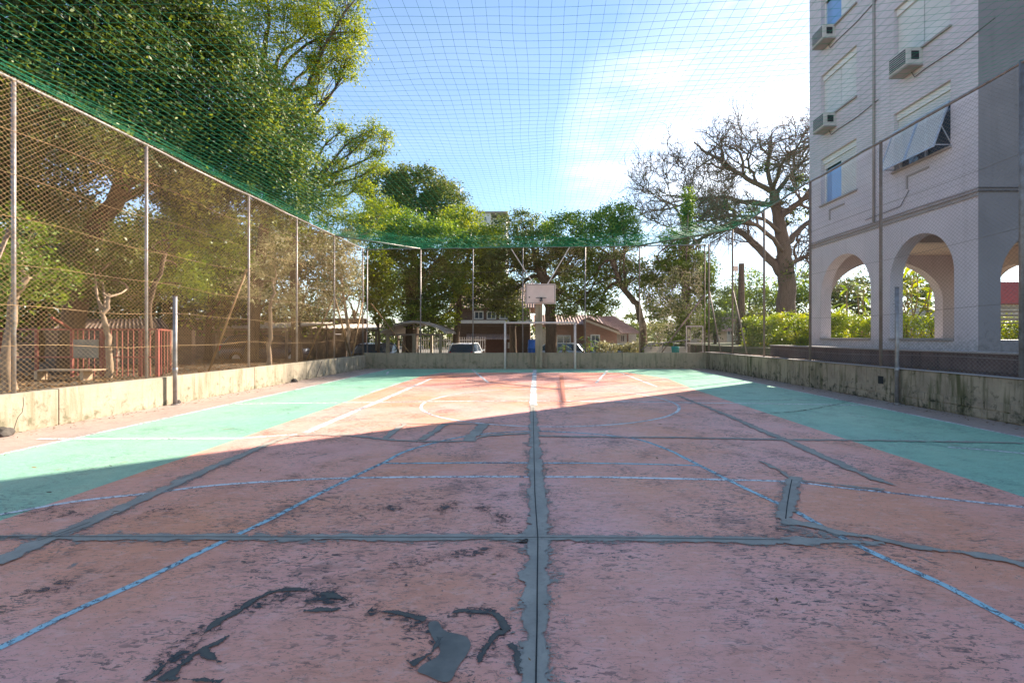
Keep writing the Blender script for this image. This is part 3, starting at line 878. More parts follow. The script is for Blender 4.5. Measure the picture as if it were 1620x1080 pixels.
# left fence
ZLt = lambda Y: 5.14 + max(0, (Y - 12)) * 0.018
lf = thing('chain_link_fence', 'tall sunlit chain link fence with rusty golden mesh along the left side', 'fence', (XL - .09, 9, .56))
xf = XL - .09
V_, F_ = chain_mesh((xf + .01, -3.0), (xf + .01, YB), .57, .60, 5.10, 5.27, 0.088, 0.0020, 0, 0.02)
part('wire_mesh', np_mesh('wire_mesh', V_, F_), 'wire', lf, kind='stuff')
posts_l = [-2.0, 1.3, 4.2, 7.08, 9.5, 12.9, 15.5, 18.4, 21.46]
for Y in posts_l:
    part('post', pipe((xf - .04, Y, .30), (xf - .04, Y, ZLt(Y) + .03), .028), 'galv', lf, True)
m = MB(); m.tube([(xf - .03, Y, ZLt(Y) + random.uniform(-.015, .015)) for Y in np.arange(-3, 21.6, .8)] + [(xf - .03, 21.46, ZLt(21.46))], .026, 8)
part('top_rail', m, 'galv', lf, True)
for k, z in enumerate((1.22, 1.85, 2.45, 3.1, 3.75, 4.4)):
    m = MB(); yy = np.arange(-3, 21.5, .6)
    m.tube([(xf - .012, Y, z + .03 * math.sin(Y * 1.1 + k * 2) - .02 * math.sin(Y * 2.3)) for Y in yy], .0042, 5)
    part('tension_wire', m, 'wire', lf)
for (Y, zt) in ((7.08, 2.95), (12.9, 3.2), (18.4, 2.9)):
    part('brace', pipe((xf - .08, Y - .02, zt), (xf - 1.15, Y - .02, .34), .027), 'old_pipe' if Y < 10 else 'wire', lf, True)
part('brace', pipe((xf - .04, 18.45, 2.9), (xf - .04, 20.0, .6), .03), 'wire', lf, True)
part('brace', pipe((xf - .04, 21.4, 2.9), (xf - .04, 20.25, .6), .03), 'wire', lf, True)
part('cross_bar', pipe((xf - .04, 18.4, 1.5), (xf - .04, 19.05, 1.5), .02), 'galv', lf, True)

# back fence
yf = YB + .09
ZBt = lambda X: 5.30 + (X - XL) / (XR - XL) * .22
bf = thing('chain_link_fence', 'chain link fence across the far end of the court above the grey wall', 'fence', (0, yf, .69))
V_, F_ = chain_mesh((XL, yf), (XR, yf), .70, .70, 5.28, 5.50, 0.088, 0.0016, 1, 0.012)
part('wire_mesh', np_mesh('wire_mesh', V_, F_), 'wire', bf, kind='stuff')
for px in (579, 665, 748, 827, 926, 1012, 1116):
    X = (px - VX) * yf / F
    X = min(max(X, XL), XR)
    part('post', pipe((X, yf + .05, -.3), (X, yf + .05, ZBt(X) + .03), .03), 'galv' if px < 1000 else 'old_pipe', bf, True)
m = MB(); m.tube([(X, yf + .04, ZBt(X) + random.uniform(-.015, .015)) for X in np.linspace(XL, XR, 24)], .028, 8)
part('top_rail', m, 'galv', bf, True)
for k, z in enumerate((1.9, 3.1, 4.3)):
    m = MB(); m.tube([(X, yf + .01, z + .02 * math.sin(X * 1.3 + k)) for X in np.linspace(XL, XR, 30)], .004, 4)
    part('tension_wire', m, 'wire_grey', bf)
# the two corner braces lie level across the corners of the top rails
pl0 = (xf - .03, 18.4, ZLt(18.4)); pl1 = ((665 - VX) * yf / F, yf + .04, ZBt(-5.1))
part('corner_brace', pipe(pl0, pl1, .035), 'galv', bf, True)
pr1 = ((1012 - VX) * yf / F, yf + .04, ZBt(4.7))
part('corner_brace', pipe(pr1, (XR + .08, 18.9, 5.60), .035), 'old_pipe', bf, True)
part('brace', pipe((XL + .15, yf + .1, 2.9), (-6.25 + .9, yf + .5, .2), .03), 'wire', bf, True)
part('brace', pipe((XR + 0, yf + .1, 3.3), (XR - 1.9, yf + 1.2, .3), .03), 'old_pipe', bf, True)

# right fence
xr = XR + .08
ZRt = lambda Y: 5.74 - max(0, Y - 13.6) * .03
rf = thing('chain_link_fence', 'tall chain link fence with grey wire along the right side before the building', 'fence', (xr, 9, .72))
V_, F_ = chain_mesh((xr - .01, -3.0), (xr - .01, YB), .73, .71, 5.74, 5.50, 0.088, 0.0019, 0, 0.014)
part('wire_mesh', np_mesh('wire_mesh', V_, F_), 'wire_grey', rf, kind='stuff')
posts_r = [-1.6, 1.5, 4.6, 7.67, 10.8, 13.57, 16.3, 18.9, 21.46]
for Y in posts_r:
    part('post', pipe((xr + .04, Y, .6), (xr + .04, Y, ZRt(Y) + .03), .04 if Y < 9 else .034), 'galv' if Y < 9 else 'old_pipe', rf, True)
m = MB(); m.tube([(xr + .03, Y, ZRt(Y) + random.uniform(-.02, .02)) for Y in np.arange(-3, 21.7, .8)], .028, 8)
part('top_rail', m, 'galv', rf, True)
for k, z in enumerate((1.0, 1.9, 3.1, 4.3)):
    m = MB(); m.tube([(xr + .012, Y, z + .03 * math.sin(Y * .9 + k)) for Y in np.arange(-3, 21.5, .7)], .004, 4)
    part('tension_wire', m, 'wire_grey', rf)
part('brace', pipe((xr + .04, 18.85, 3.2), (xr + .04, 17.6, .75), .028), 'old_pipe', rf, True)
part('brace', pipe((xr + .04, 21.4, 3.4), (xr + .04, 20.1, .75), .028), 'old_pipe', rf, True)

# ------------------------------------------------------------------ overhead net
net = thing('safety_net', 'green square mesh net stretched overhead across the whole court', 'net', (0, 9, 5.4))
NX = 101; NY = 162
xs_ = np.linspace(XL - .08, XR + .08, NX); ys_ = np.linspace(-2.6, YB + .08, NY)
XX, YY = np.meshgrid(xs_, ys_, indexing='ij')
u = (XX - XL) / (XR - XL); v = (YY + 2.6) / (YB + 2.6)
zedge = (1 - u) * (5.14 + np.maximum(0, YY - 12) * .018) + u * (5.74 - np.maximum(0, YY - 13.6) * .03)
sag = 0.30 * (np.sin(np.pi * np.clip(u, 0, 1)) ** .7) * np.clip((YB - YY) / 4.0, 0, 1) ** .8
wave = 0.022 * np.sin(XX * .9 + YY * .55) + 0.010 * np.sin(XX * 2.1 - YY * 1.3) + .005 * np.sin(XX * 5 + YY * 4)
ZZ = zedge - sag + wave * np.clip(np.minimum(np.minimum(u, 1 - u) * 8, (YB - YY) / 1.5), 0, 1)
XN = XX + 0.012 * np.sin(YY * 1.9 + XX) + .008 * np.sin(YY * 4.1 + XX * 3)
YN = YY + 0.012 * np.sin(XX * 1.7 + YY) + .03 * np.sin(XX * .45)
PTS = np.stack([XN, YN, ZZ], -1)
a0 = np.concatenate([PTS[:-1].reshape(-1, 3), PTS[:, :-1].reshape(-1, 3)])
a1 = np.concatenate([PTS[1:].reshape(-1, 3), PTS[:, 1:].reshape(-1, 3)])
V_, F_ = wires(a0, a1, 0.0018, 1)
part('net_cords', np_mesh('net_cords', V_, F_), 'net', net, kind='stuff')
# slack folds of netting gathered along the rails
def fold(pa, pb, depth_vec, n, dens, name='gathered_net'):
    pa = np.array(pa, float); pb = np.array(pb, float); dv = np.array(depth_vec, float)
    L = np.linalg.norm(pb - pa); k = int(L / dens)
    P0 = []; P1 = []
    for i in range(k):
        t = rng.random(); l = pa + (pb - pa) * t
        s0 = rng.random() ** 2.0; s1 = min(1, s0 + rng.random() * .35)
        sh = (pb - pa) / L * rng.normal(0, .10)
        up = np.array((0, 0, rng.normal(0, .012) + .02 * math.sin(t * 23)))
        P0.append(l + dv * s0 + up); P1.append(l + dv * s1 + sh + up * .6)
    for i in range(n):
        s = (i / n) ** 1.7
        ts = np.linspace(0, 1, int(L / .5) + 2)
        q = np.array([pa + (pb - pa) * t + dv * s + np.array((0, 0, .05 * math.sin(t * L * 1.3 + i) * s + rng.normal(0, .006))) for t in ts])
        P0.extend(q[:-1]); P1.extend(q[1:])
    V_, F_ = wires(np.array(P0), np.array(P1), .003, 1)
    part(name, np_mesh(name, V_, F_), 'net', net, kind='stuff')
fold((-5.1, yf, 5.33), (4.7, yf, 5.47), (0, -2.4, .03), 24, .02)
fold(pl0, pl1, (1.6, -1.6, 0), 16, .014)
fold(pr1, (XR + .05, 18.9, 5.6), (-1.6, -1.4, 0), 18, .014)
fold((XL - .05, 1.0, 5.14), (XL - .05, 18.4, 5.26), (.45, 0, .0), 5, .12)
fold((XR + .05, 14.0, 5.72), (XR + .05, 18.9, 5.56), (-.7, 0, 0), 6, .04)

# ------------------------------------------------------------------ hoop, goal, posts
hp = thing('basketball_hoop', 'pink beige backboard and rim on a square concrete post behind the goal', 'basketball hoop', (.17, 21.3, 0))
m = MB(); m.box(.02, .34, 21.12, 21.38, -.02, 2.85)
bevel(part('post', m, 'wall_grey', hp), .03)
m = MB()
m.poly_prism([(.02, 2.83), (.34, 2.83), (.46, 3.12), (-.10, 3.12)], 21.12, 21.38, 'y')
part('bracket', m, 'board', hp)
bb = MB(); BY = 20.95; x0, z0 = P(831.5, 480, BY)[0], P(0, 480.5, BY)[2]; x1, z1 = P(879, 449, BY)[0], P(0, 449, BY)[2]
bb.box(x0, x1, BY, BY + .05, z0, z1)
bo = bevel(part('backboard', bb, 'board', hp), .008)
m = MB()
for (a, b, c, d) in ((x0 + .03, x1 - .03, z0 + .03, z0 + .06), (x0 + .03, x1 - .03, z1 - .06, z1 - .03), (x0 + .03, x0 + .06, z0 + .062, z1 - .062), (x1 - .06, x1 - .03, z0 + .062, z1 - .062)):
    m.box(a, b, BY - .006, BY - .001, c, d)
part('border_line', m, 'board_line', bo)
xm = (x0 + x1) / 2 + .02; zr = P(0, 472, BY)[2]
m = MB(); th = np.linspace(0, 2 * math.pi, 29)
m.tube([(xm + .225 * math.cos(t), BY - .30 + .225 * math.sin(t), zr) for t in th], .010, 8)
part('rim', m, 'black_metal', hp, True)
m = MB(); m.box(xm - .06, xm + .06, BY - .085, BY - .008, zr - .14, zr + .03)
part('rim_plate', m, 'black_metal', hp)
m = MB()
for k in range(10):
    t = k * 2 * math.pi / 10
    m.tube([(xm + .225 * math.cos(t), BY - .3 + .225 * math.sin(t), zr), (xm + .17 * math.cos(t + .3), BY - .3 + .17 * math.sin(t + .3), zr - .10 - .04 * (k % 3))], .004, 4)
part('net_cord', m, 'white_metal', hp)
m = MB(); a = P(837.5, 470, BY); m.box(a[0] - .03, a[0] + .03, BY - .006, BY - .001, a[2] - .03, a[2] + .02)
part('scuff_mark', m, 'black_metal', bo)
m = MB(); m.tube([(x0 + .35, BY + .1, z1), P(809, 394, yf)], .024, 6)
part('stay_rod', m, 'white_metal', hp)
m = MB(); m.tube([(x1 - .35, BY + .1, z1), P(901, 391, yf)], .024, 6)
part('stay_rod', m, 'white_metal', hp)
for dz in (.15, .55):
    for xa_ in (.06, .25):
        m = MB(); m.box(xa_, xa_ + .05, BY + .052, 21.12, z0 + dz, z0 + dz + .06)
        part('arm', m, 'board', hp)

gl = thing('goal', 'white tubular goal frame before the far wall, without a net', 'goal', (.25, 20.95, 0))
GYY = 20.9
gx0, gx1, gz = P(799, 0, GYY)[0], P(910, 0, GYY)[0], P(0, 510.5, GYY)[2]
part('goal_post', pipe((gx0, GYY, 0), (gx0, GYY, gz), .045), 'white_metal', gl, True)
part('goal_post', pipe((gx1, GYY, 0), (gx1, GYY, gz), .045), 'white_metal', gl, True)
part('crossbar', pipe((gx0 - .04, GYY, gz), (gx1 + .04, GYY, gz), .045), 'white_metal', gl, True)
for sx in (gx0, gx1):
    part('back_stay', pipe((sx, GYY, gz), (sx, GYY + .5, gz - .05), .02), 'white_metal', gl, True)
    m = MB(); m.tube([(sx, GYY + .5, gz - .05), (sx, GYY + .55, 1.0), (sx, GYY + .56, 0)], .02, 8)
    part('back_stay', m, 'white_metal', gl, True)

def sport_post(lbl, X, Y, ztop, mat_):
    t = thing('net_post', lbl, 'post', (X, Y, 0), 'steel posts for a court net')
    part('tube', pipe((X, Y, 0), (X, Y, ztop), .038, 14), mat_, t, True)
    part('cap', pipe((X, Y, ztop + .001), (X, Y, ztop + .018), .042, 14), 'galv', t, True)
    part('collar', pipe((X, Y, .66), (X, Y, .76), .048, 14), 'galv', t, True)
    part('hook', pipe((X, Y, ztop - .35), (X - .09 * (1 if X > 0 else -1), Y, ztop - .34), .009, 6), 'galv', t, True)
    m = MB(); m.tube([(X, Y, 0.001), (X, Y, .02)], .07, 14)
    part('base_plate', m, 'galv', t)
    return t
g = G(277, 640); sport_post('bare steel tube standing before the sunlit left wall', g[0], g[1], H + (VY - 470) * g[1] / F, 'galv')
g = G(1419, 638.5); sport_post('bare steel tube standing before the dark right wall', g[0], g[1], H + (VY - 455) * g[1] / F, 'galv')

# ------------------------------------------------------------------ apartment building on the right
XB, YN0, YF0 = 10.0, 10.9, 17.6
X2, ZT, ZG = 26.0, 19.5, 4.66
bd = thing('apartment_building', 'lilac grey apartment block with arched ground floor arcade at the right', 'building', (XB, YN0, 1.06))
TH = 0.36
def arch_wall(c0, c1, z0, z1, arches, thick0, thick1, axis):
    """wall in the plane (c,z) from c0..c1 with arched openings (centre, half width, spring z, apex z, sill z)"""
    m = MB()
    def mk(c, d, z): return (d, c, z) if axis == 'x' else (c, d, z)
    def quadprism(a, b, za0, za1, zb0, zb1):
        V = [mk(a, thick0, za0), mk(b, thick0, zb0), mk(b, thick0, zb1), mk(a, thick0, za1),
             mk(a, thick1, za0), mk(b, thick1, zb0), mk(b, thick1, zb1), mk(a, thick1, za1)]
        return V
    # front/back faces made of strips, soffits explicit
    cuts = [c0]
    for (c, hw, sp, ap, sl_) in arches:
        cuts += [c - hw, c + hw]
    cuts.append(c1)
    for i in range(0, len(cuts), 2):
        a, b = cuts[i], cuts[i + 1]
        V = quadprism(a, b, z0, z1, z0, z1)
        m.add(V, [(0, 1, 2, 3), (7, 6, 5, 4), (0, 4, 5, 1), (3, 2, 6, 7), (0, 3, 7, 4), (1, 5, 6, 2)])
    for (c, hw, sp, ap, sl_) in arches:
        n = 28
        th = np.linspace(math.pi, 0, n + 1)
        cs = c + hw * np.cos(th); zs = sp + (ap - sp) * np.sin(th)
        for k in range(n):
            V = quadprism(cs[k], cs[k + 1], zs[k], z1, zs[k + 1], z1)
            m.add(V, [(0, 1, 2, 3), (7, 6, 5, 4), (0, 4, 5, 1), (3, 2, 6, 7)])
        if sl_ > z0:
            V = quadprism(c - hw, c + hw, z0, sl_, z0, sl_)
            m.add(V, [(0, 1, 2, 3), (7, 6, 5, 4), (0, 4, 5, 1), (3, 2, 6, 7)])
    return m
SP, AP = 2.80, 4.07
m = arch_wall(YN0 + .003, YF0 - .0, 1.0, ZG, [(12.57, 1.04, SP + .15, AP, 1.30), (15.65, 1.26, SP, AP, 1.30)], XB, XB + TH, 'x')
part('arcade_wall', m, 'bwall', bd)
m = arch_wall(XB + TH + .002, X2, 1.0, ZG, [(12.55, 2.0, 2.7, 4.1, 1.30), (17.6, 2.0, 2.7, 4.1, 1.30), (22.6, 2.0, 2.7, 4.1, 1.3)], YF0 - TH, YF0, 'y')
part('arcade_wall', m, 'bwall', bd)
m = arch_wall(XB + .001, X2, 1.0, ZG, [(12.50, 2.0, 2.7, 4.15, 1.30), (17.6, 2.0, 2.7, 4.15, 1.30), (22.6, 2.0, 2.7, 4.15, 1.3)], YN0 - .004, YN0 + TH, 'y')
part('arcade_wall', m, 'bwall_shaded', bd)
m = MB(); m.box(XB + TH, X2, YN0 + TH + .003, YF0 - TH, 1.0, 1.30); part('arcade_floor', m, 'tile_floor', bd)
m = MB(); m.box(XB + TH + .002, X2, YN0 + TH + .002, YF0 - TH - .002, 4.30, ZG - .005); part('arcade_ceiling', m, 'inner', bd)
m = MB(); m.box(XB + TH + .01, X2, 14.0, 14.28, 4.12, 4.298); part('ceiling_beam', m, 'inner', bd)
m = arch_wall(YN0 + TH + .01, YF0 - TH - .01, 1.3, 4.29, [(12.5, .9, 2.7, 3.7, 1.301), (15.5, .95, 2.7, 3.7, 1.301)], 15.3, 15.6, 'x')
part('inner_wall', m, 'inner', bd)
# sills of the arches
m = MB(); m.box(XB - .05, XB + TH + .05, 11.53, 13.61, 1.302, 1.36); bevel(part('arch_sill', m, 'trim', bd), .008)
m = MB(); m.box(XB - .05, XB + TH + .05, 14.39, 16.91, 1.302, 1.36); bevel(part('arch_sill', m, 'trim', bd), .008)
# upper walls: left face with recessed window openings
cols = [(11.63, 13.47), (15.03, 16.9)]
floors = [(5.97 + 2.9 * i, 7.58 + 2.9 * i) for i in range(5)]
m = MB()
ycuts = [YN0, cols[0][0], cols[0][1], cols[1][0], cols[1][1], YF0]
for i in (0, 2, 4):
    m.box(XB, XB + .25, ycuts[i] + (0.003 if i == 0 else 0), ycuts[i + 1], ZG, ZT)
for c in cols:
    zz = [ZG] + [z for f in floors for z in f] + [ZT]
    for k in range(0, len(zz), 2):
        m.box(XB, XB + .25, c[0], c[1], zz[k], zz[k + 1])
part('side_wall', m, 'bwall', bd)
m = MB(); m.box(XB + .001, X2, YN0 - .004, YN0 + .25, ZG + .001, ZT); part('front_wall', m, 'bwall_shaded', bd)
m = MB(); m.box(XB + .25, X2, YF0 - .25, YF0, ZG + .001, ZT); part('rear_wall', m, 'bwall', bd)
m = MB(); m.box(X2, X2 + .25, YN0, YF0, 1.0, ZT); part('end_wall', m, 'bwall', bd)
m = MB(); m.box(XB - .1, X2 + .3, YN0 - .1, YF0 + .1, ZT + .002, ZT + .3); part('roof', m, 'trim', bd)
# masonry courses: shallow grooves, cut lines as thin recessed joints on the face
m = MB()
z = ZG + .12
while z < 13.6:
    segs = [(YN0 + .01, cols[0][0]), (cols[0][1], cols[1][0]), (cols[1][1], YF0 - .01)]
    inwin = any(a - .02 < z < b + .02 for a, b in floors)
    if not inwin: segs = [(YN0 + .01, YF0 - .01)]
    for a, b in segs:
        m.box(XB - .0025, XB + .002, a, b, z, z + .006)
    z += 0.20
part('render_joint', m, 'trim', bd, kind='stuff')
# cornice pipes
for k, (dz, r_) in enumerate(((0, .022), (.07, .014))):
    m = MB(); m.tube([(XB - .03, Y, ZG + .02 + dz + .008 * math.sin(Y * 2 + k)) for Y in np.linspace(YN0 - .03, YF0, 14)], r_, 6)
    part('conduit', m, 'trim', bd, True)
    m = MB(); m.tube([(XB - .03, YN0 - .03, ZG + .02 + dz), (13.5, YN0 - .03, ZG + .03 + dz), (18, YN0 - .03, ZG + .02 + dz)], r_, 6)
    part('conduit', m, 'cable', bd, True)
m = MB(); m.box(XB - .035, XB - .001, YN0, YF0, ZG - .09, ZG - .035); part('string_course', m, 'trim', bd)
m = MB(); m.tube([(XB - .035, 14.22, ZG + .1), (XB - .035, 14.22, 10), (XB - .035, 14.22, ZT)], .035, 8); part('drain_pipe', m, 'trim', bd, True)

def window(c, f, style):
    y0, y1 = c; z0, z1 = f
    fr = MB()
    xr0 = XB + .145
    fr.box(xr0, xr0 + .06, y0, y0 + .05, z0, z1); fr.box(xr0, xr0 + .06, y1 - .05, y1, z0, z1)
    fr.box(xr0, xr0 + .06, y0 + .05, y1 - .05, z1 - .05, z1); fr.box(xr0, xr0 + .06, y0 + .05, y1 - .05, z0, z0 + .05)
    win = part('window', fr, 'shutter', bd)
    m = MB(); m.box(XB - .06, XB + .143, y0 - .04, y1 + .04, z0 - .045, z0 + .004)
    part('sill', m, 'trim', win)
    m = MB(); m.box(XB + .212, XB + .22, y0 + .05, y1 - .05, z0 + .05, z1 - .05)
    part('pane', m, 'glass', win)
    m = MB(); m.box(XB + .140, XB + .185, (y0 + y1) / 2 - .03, (y0 + y1) / 2 + .03, z0 + .05, z1 - .36)
    part('mullion', m, 'alu', win)
    # shutter box
    m = MB(); m.box(XB + .085, XB + .142, y0, y1, z1 - .17, z1 - .003); m.box(XB + .075, XB + .112, y0, y1, z1 - .19, z1 - .172)
    part('shutter_box', m, 'shutter', win)
    rng_ = []
    if style in ('closed', 'closed_ac'): rng_ = [(y0 + .01, (y0 + y1) / 2 - .012, z0 + .02), ((y0 + y1) / 2 + .012, y1 - .01, z0 + .02)]
    elif style == 'half': rng_ = [(y0 + .01, (y0 + y1) / 2 - .012, z0 + .02)]
    elif style == 'awning': rng_ = [(y0 + .01, y1 - .01, z1 - .5)]
    for a, b, zb in rng_:
        m = MB(); z = zb
        while z < z1 - .2:
            m.box(XB + .118, XB + .134, a, b, z, z + .042); z += .05
        part('roller_shutter', m, 'shutter', win, kind='stuff')
    if style == 'half':
        m = MB(); m.box(XB + .192, XB + .20, (y0 + y1) / 2 + .03, y1 - .05, z0 + .05, z1 - .4)
        part('pane', m, 'glass_blue', win)
        m = MB(); z = z1 - .36
        while z < z1 - .2:
            m.box(XB + .118, XB + .134, (y0 + y1) / 2, y1 - .01, z, z + .042); z += .05
        part('roller_shutter', m, 'shutter', win, kind='stuff')
    return win
for fi, f in enumerate(floors):
    window(cols[0], f, ['awning', 'closed', 'closed', 'half', 'closed'][fi])
    window(cols[1], f, ['half', 'closed', 'half', 'closed', 'closed'][fi])

# air conditioners
def ac(label, yc, zb):
    t = thing('air_conditioner', label, 'air conditioner', (9.8, yc, zb), 'boxy window air conditioners on the lilac wall')
    hwid = .32
    m = MB(); m.box(XB - .42, XB + .10, yc - hwid, yc + hwid, zb, zb + .44); bevel(part('casing', m, 'acwhite', t), .012)
    m = MB(); m.box(XB - .428, XB - .421, yc - hwid + .04, yc + hwid - .04, zb + .04, zb + .40); part('grille', m, 'black_metal', t)
    for k in range(6):
        m = MB(); m.box(XB - .436, XB - .429, yc - hwid + .04, yc + hwid - .04, zb + .06 + k * .056, zb + .075 + k * .056)
        part('grille_bar', m, 'acwhite', t)
    for s in (-1, 1):
        m = MB(); m.box(XB - .30, XB - .10, min(yc + s * hwid, yc + s * (hwid + .006)), max(yc + s * hwid, yc + s * (hwid + .006)), zb + .12, zb + .34); part('side_vent', m, 'black_metal', t)
    m = MB(); m.box(XB - .40, XB - .003, yc - hwid - .02, yc + hwid + .02, zb - .04, zb - .004); part('bracket', m, 'trim', t)
    m = MB(); m.tube([(XB - .05, yc, zb - .03), (XB - .04, yc - .1, zb - .22), (XB - .02, yc - .4, zb - .18), (XB - .02, yc - 1.4, zb - .20), (XB - .02, yc - 2.3, zb - .12)], .013, 5)
    part('drain_hose', m, 'cable', t)
ac('yellowed air conditioner below the shutters of the right window column', 12.78, 8.42)
ac('air conditioner at the second storey window of the left column, beside the sky', 16.35, 8.40)
ac('topmost air conditioner in view, under the dark open window near the sky', 16.4, 11.35)

# awning shutter
aw = thing('awning_shutter', 'white lattice shutter propped open over the lower right window', 'shutter', (XB, 12.5, 7.0))
ya, yb2 = 11.63, 13.47
top = np.array((XB - .02, 0, 7.06)); bot = np.array((XB - .40, 0, 5.98))
for (a, b) in ((ya, 12.55), (12.57, yb2)):
    m = MB()
    for k in range(26):
        t0 = (k + .08) / 26; t1 = (k + .82) / 26
        p = top + (bot - top) * t0; q = top + (bot - top) * t1
        m.add([(p[0], a + .03, p[2]), (p[0], b - .03, p[2]), (q[0] - .006, b - .03, q[2]), (q[0] - .006, a + .03, q[2]),
               (p[0] + .008, a + .03, p[2]), (p[0] + .008, b - .03, p[2]), (q[0] + .002, b - .03, q[2]), (q[0] + .002, a + .03, q[2])],
              [(0, 1, 2, 3), (7, 6, 5, 4), (0, 4, 5, 1), (3, 2, 6, 7), (0, 3, 7, 4), (1, 5, 6, 2)])
    part('slats', m, 'shutter', aw, kind='stuff')
    m = MB()
    for (p, q) in (((top[0], a, top[2]), (top[0], b, top[2])), ((bot[0], a, bot[2]), (bot[0], b, bot[2])), ((top[0], a + .012, top[2]), (bot[0], a + .012, bot[2])), ((top[0], b - .012, top[2]), (bot[0], b - .012, bot[2]))):
        m.bar(p, q, .03)
    part('leaf_frame', m, 'alu', aw)
for y in (ya + .02, yb2 - .02):
    m = MB(); m.bar((XB - .38, y, 6.02), (XB + .05, y, 6.02), .02); m.bar((XB - .22, y, 6.5), (XB + .05, y, 6.02), .018)
    part('strut', m, 'alu', aw)
# blocked openings under the first floor windows
def lframe(y0, y1, z0, z1):
    m = MB()
    m.box(XB - .03, XB - .001, y0, y1, z1 - .05, z1); m.box(XB - .03, XB - .001, y1 - .05, y1, z0, z1 - .052)
    part('raised_border', m, 'trim', bd)
lframe(12.25, 13.0, 5.35, 5.72); lframe(15.6, 16.4, 5.35, 5.72)
m = MB(); m.tube([(XB - .02, 12.9, 5.3), (XB - .02, 13.2, 4.95), (XB - .02, 14.0, 4.93), (XB - .02, 14.6, 4.92)], .009, 5); part('loose_cable', m, 'cable', bd)

# bench in the arcade
bn = thing('park_bench', 'slatted timber bench with dark iron ends inside the arcade', 'bench', (11.9, 12.0, 1.3))
bx0, bx1, by = 10.95, 12.4, 11.7
for k in range(4):
    m = MB(); m.box(bx0, bx1, by + .02 + k * .1, by + .10 + k * .1, 1.72, 1.745); part('slat', m, 'plank', bn)
for k in range(4):
    m = MB(); m.box(bx0, bx1, by + .44 + k * .018, by + .46 + k * .018, 1.80 + k * .095, 1.875 + k * .095); part('slat', m, 'plank', bn)
for x in (bx0 + .12, bx1 - .12):
    m = MB(); m.tube([(x, by - .02, 1.30), (x, by + .06, 1.5), (x, by + .02, 1.70), (x, by + .4, 1.70), (x, by + .50, 1.95), (x, by + .54, 2.2)], .018, 6)
    m.tube([(x, by + .52, 1.30), (x, by + .42, 1.5), (x, by + .42, 1.7)], .018, 6)
    m.tube([(x, by + .02, 1.5), (x, by + .22, 1.42), (x, by + .46, 1.5)], .012, 6)
    part('iron_end', m, 'black_metal', bn, True)

# ------------------------------------------------------------------ trees
def leaves(C, size, jitter=0.35, up=0.25, aspect=0.5):
    n = len(C)
    u = rng.normal(size=(n, 3)); u[:, 2] *= .7; u /= np.linalg.norm(u, axis=1)[:, None]
    w_ = rng.normal(size=(n, 3)); w_[:, 2] += up * 3
    v = np.cross(u, w_); v /= np.linalg.norm(v, axis=1)[:, None] + 1e-9
    s = size * (1 + rng.uniform(-jitter, jitter, n))[:, None]
    a = u * s * .5; b = v * s * .5 * aspect
    V = np.stack([C - a, C + b - a * .1, C + a, C - b - a * .1], 1).reshape(-1, 3)
    return V, np.arange(4 * n).reshape(n, 4)

def clump_points(center, rad, nc, per, cr_, shell=0.55, flat=0.7):
    """clumps of leaves spread through an ellipsoid; returns leaf centres, clump centres, shade"""
    d = rng.normal(size=(nc, 3)); d /= np.linalg.norm(d, axis=1)[:, None]
    r = shell + (1 - shell) * rng.random(nc) ** .6
    cc = center + d * r[:, None] * rad
    q = rng.normal(size=(nc, per, 3)) * cr_ * .45
    q[:, :, 2] *= flat
    csz = rng.uniform(.6, 1.35, nc)[:, None, None]
    L = (cc[:, None, :] + q * csz).reshape(-1, 3)
    sh = np.clip(np.repeat(rng.normal(.5, .22, nc), per) + rng.normal(0, .16, nc * per), 0, 1)
    return L, cc, sh

def branch(m, a, b, r0, r1, bend=0.12, sides=7, seg=6, sagv=0.0):
    a = np.array(a, float); b = np.array(b, float)
    L = np.linalg.norm(b - a)
    t = np.linspace(0, 1, seg + 1)[:, None]
    off = rng.normal(size=3) * bend * L; off2 = rng.normal(size=3) * bend * L * .5
    pts = a * (1 - t) + b * t + np.sin(np.pi * t) * off + np.sin(2 * np.pi * t) * off2
    pts[:, 2] += (np.sin(np.pi * t) * sagv * L)[:, 0]
    m.tube(pts, np.linspace(r0, r1, seg + 1), sides, False)
    return pts

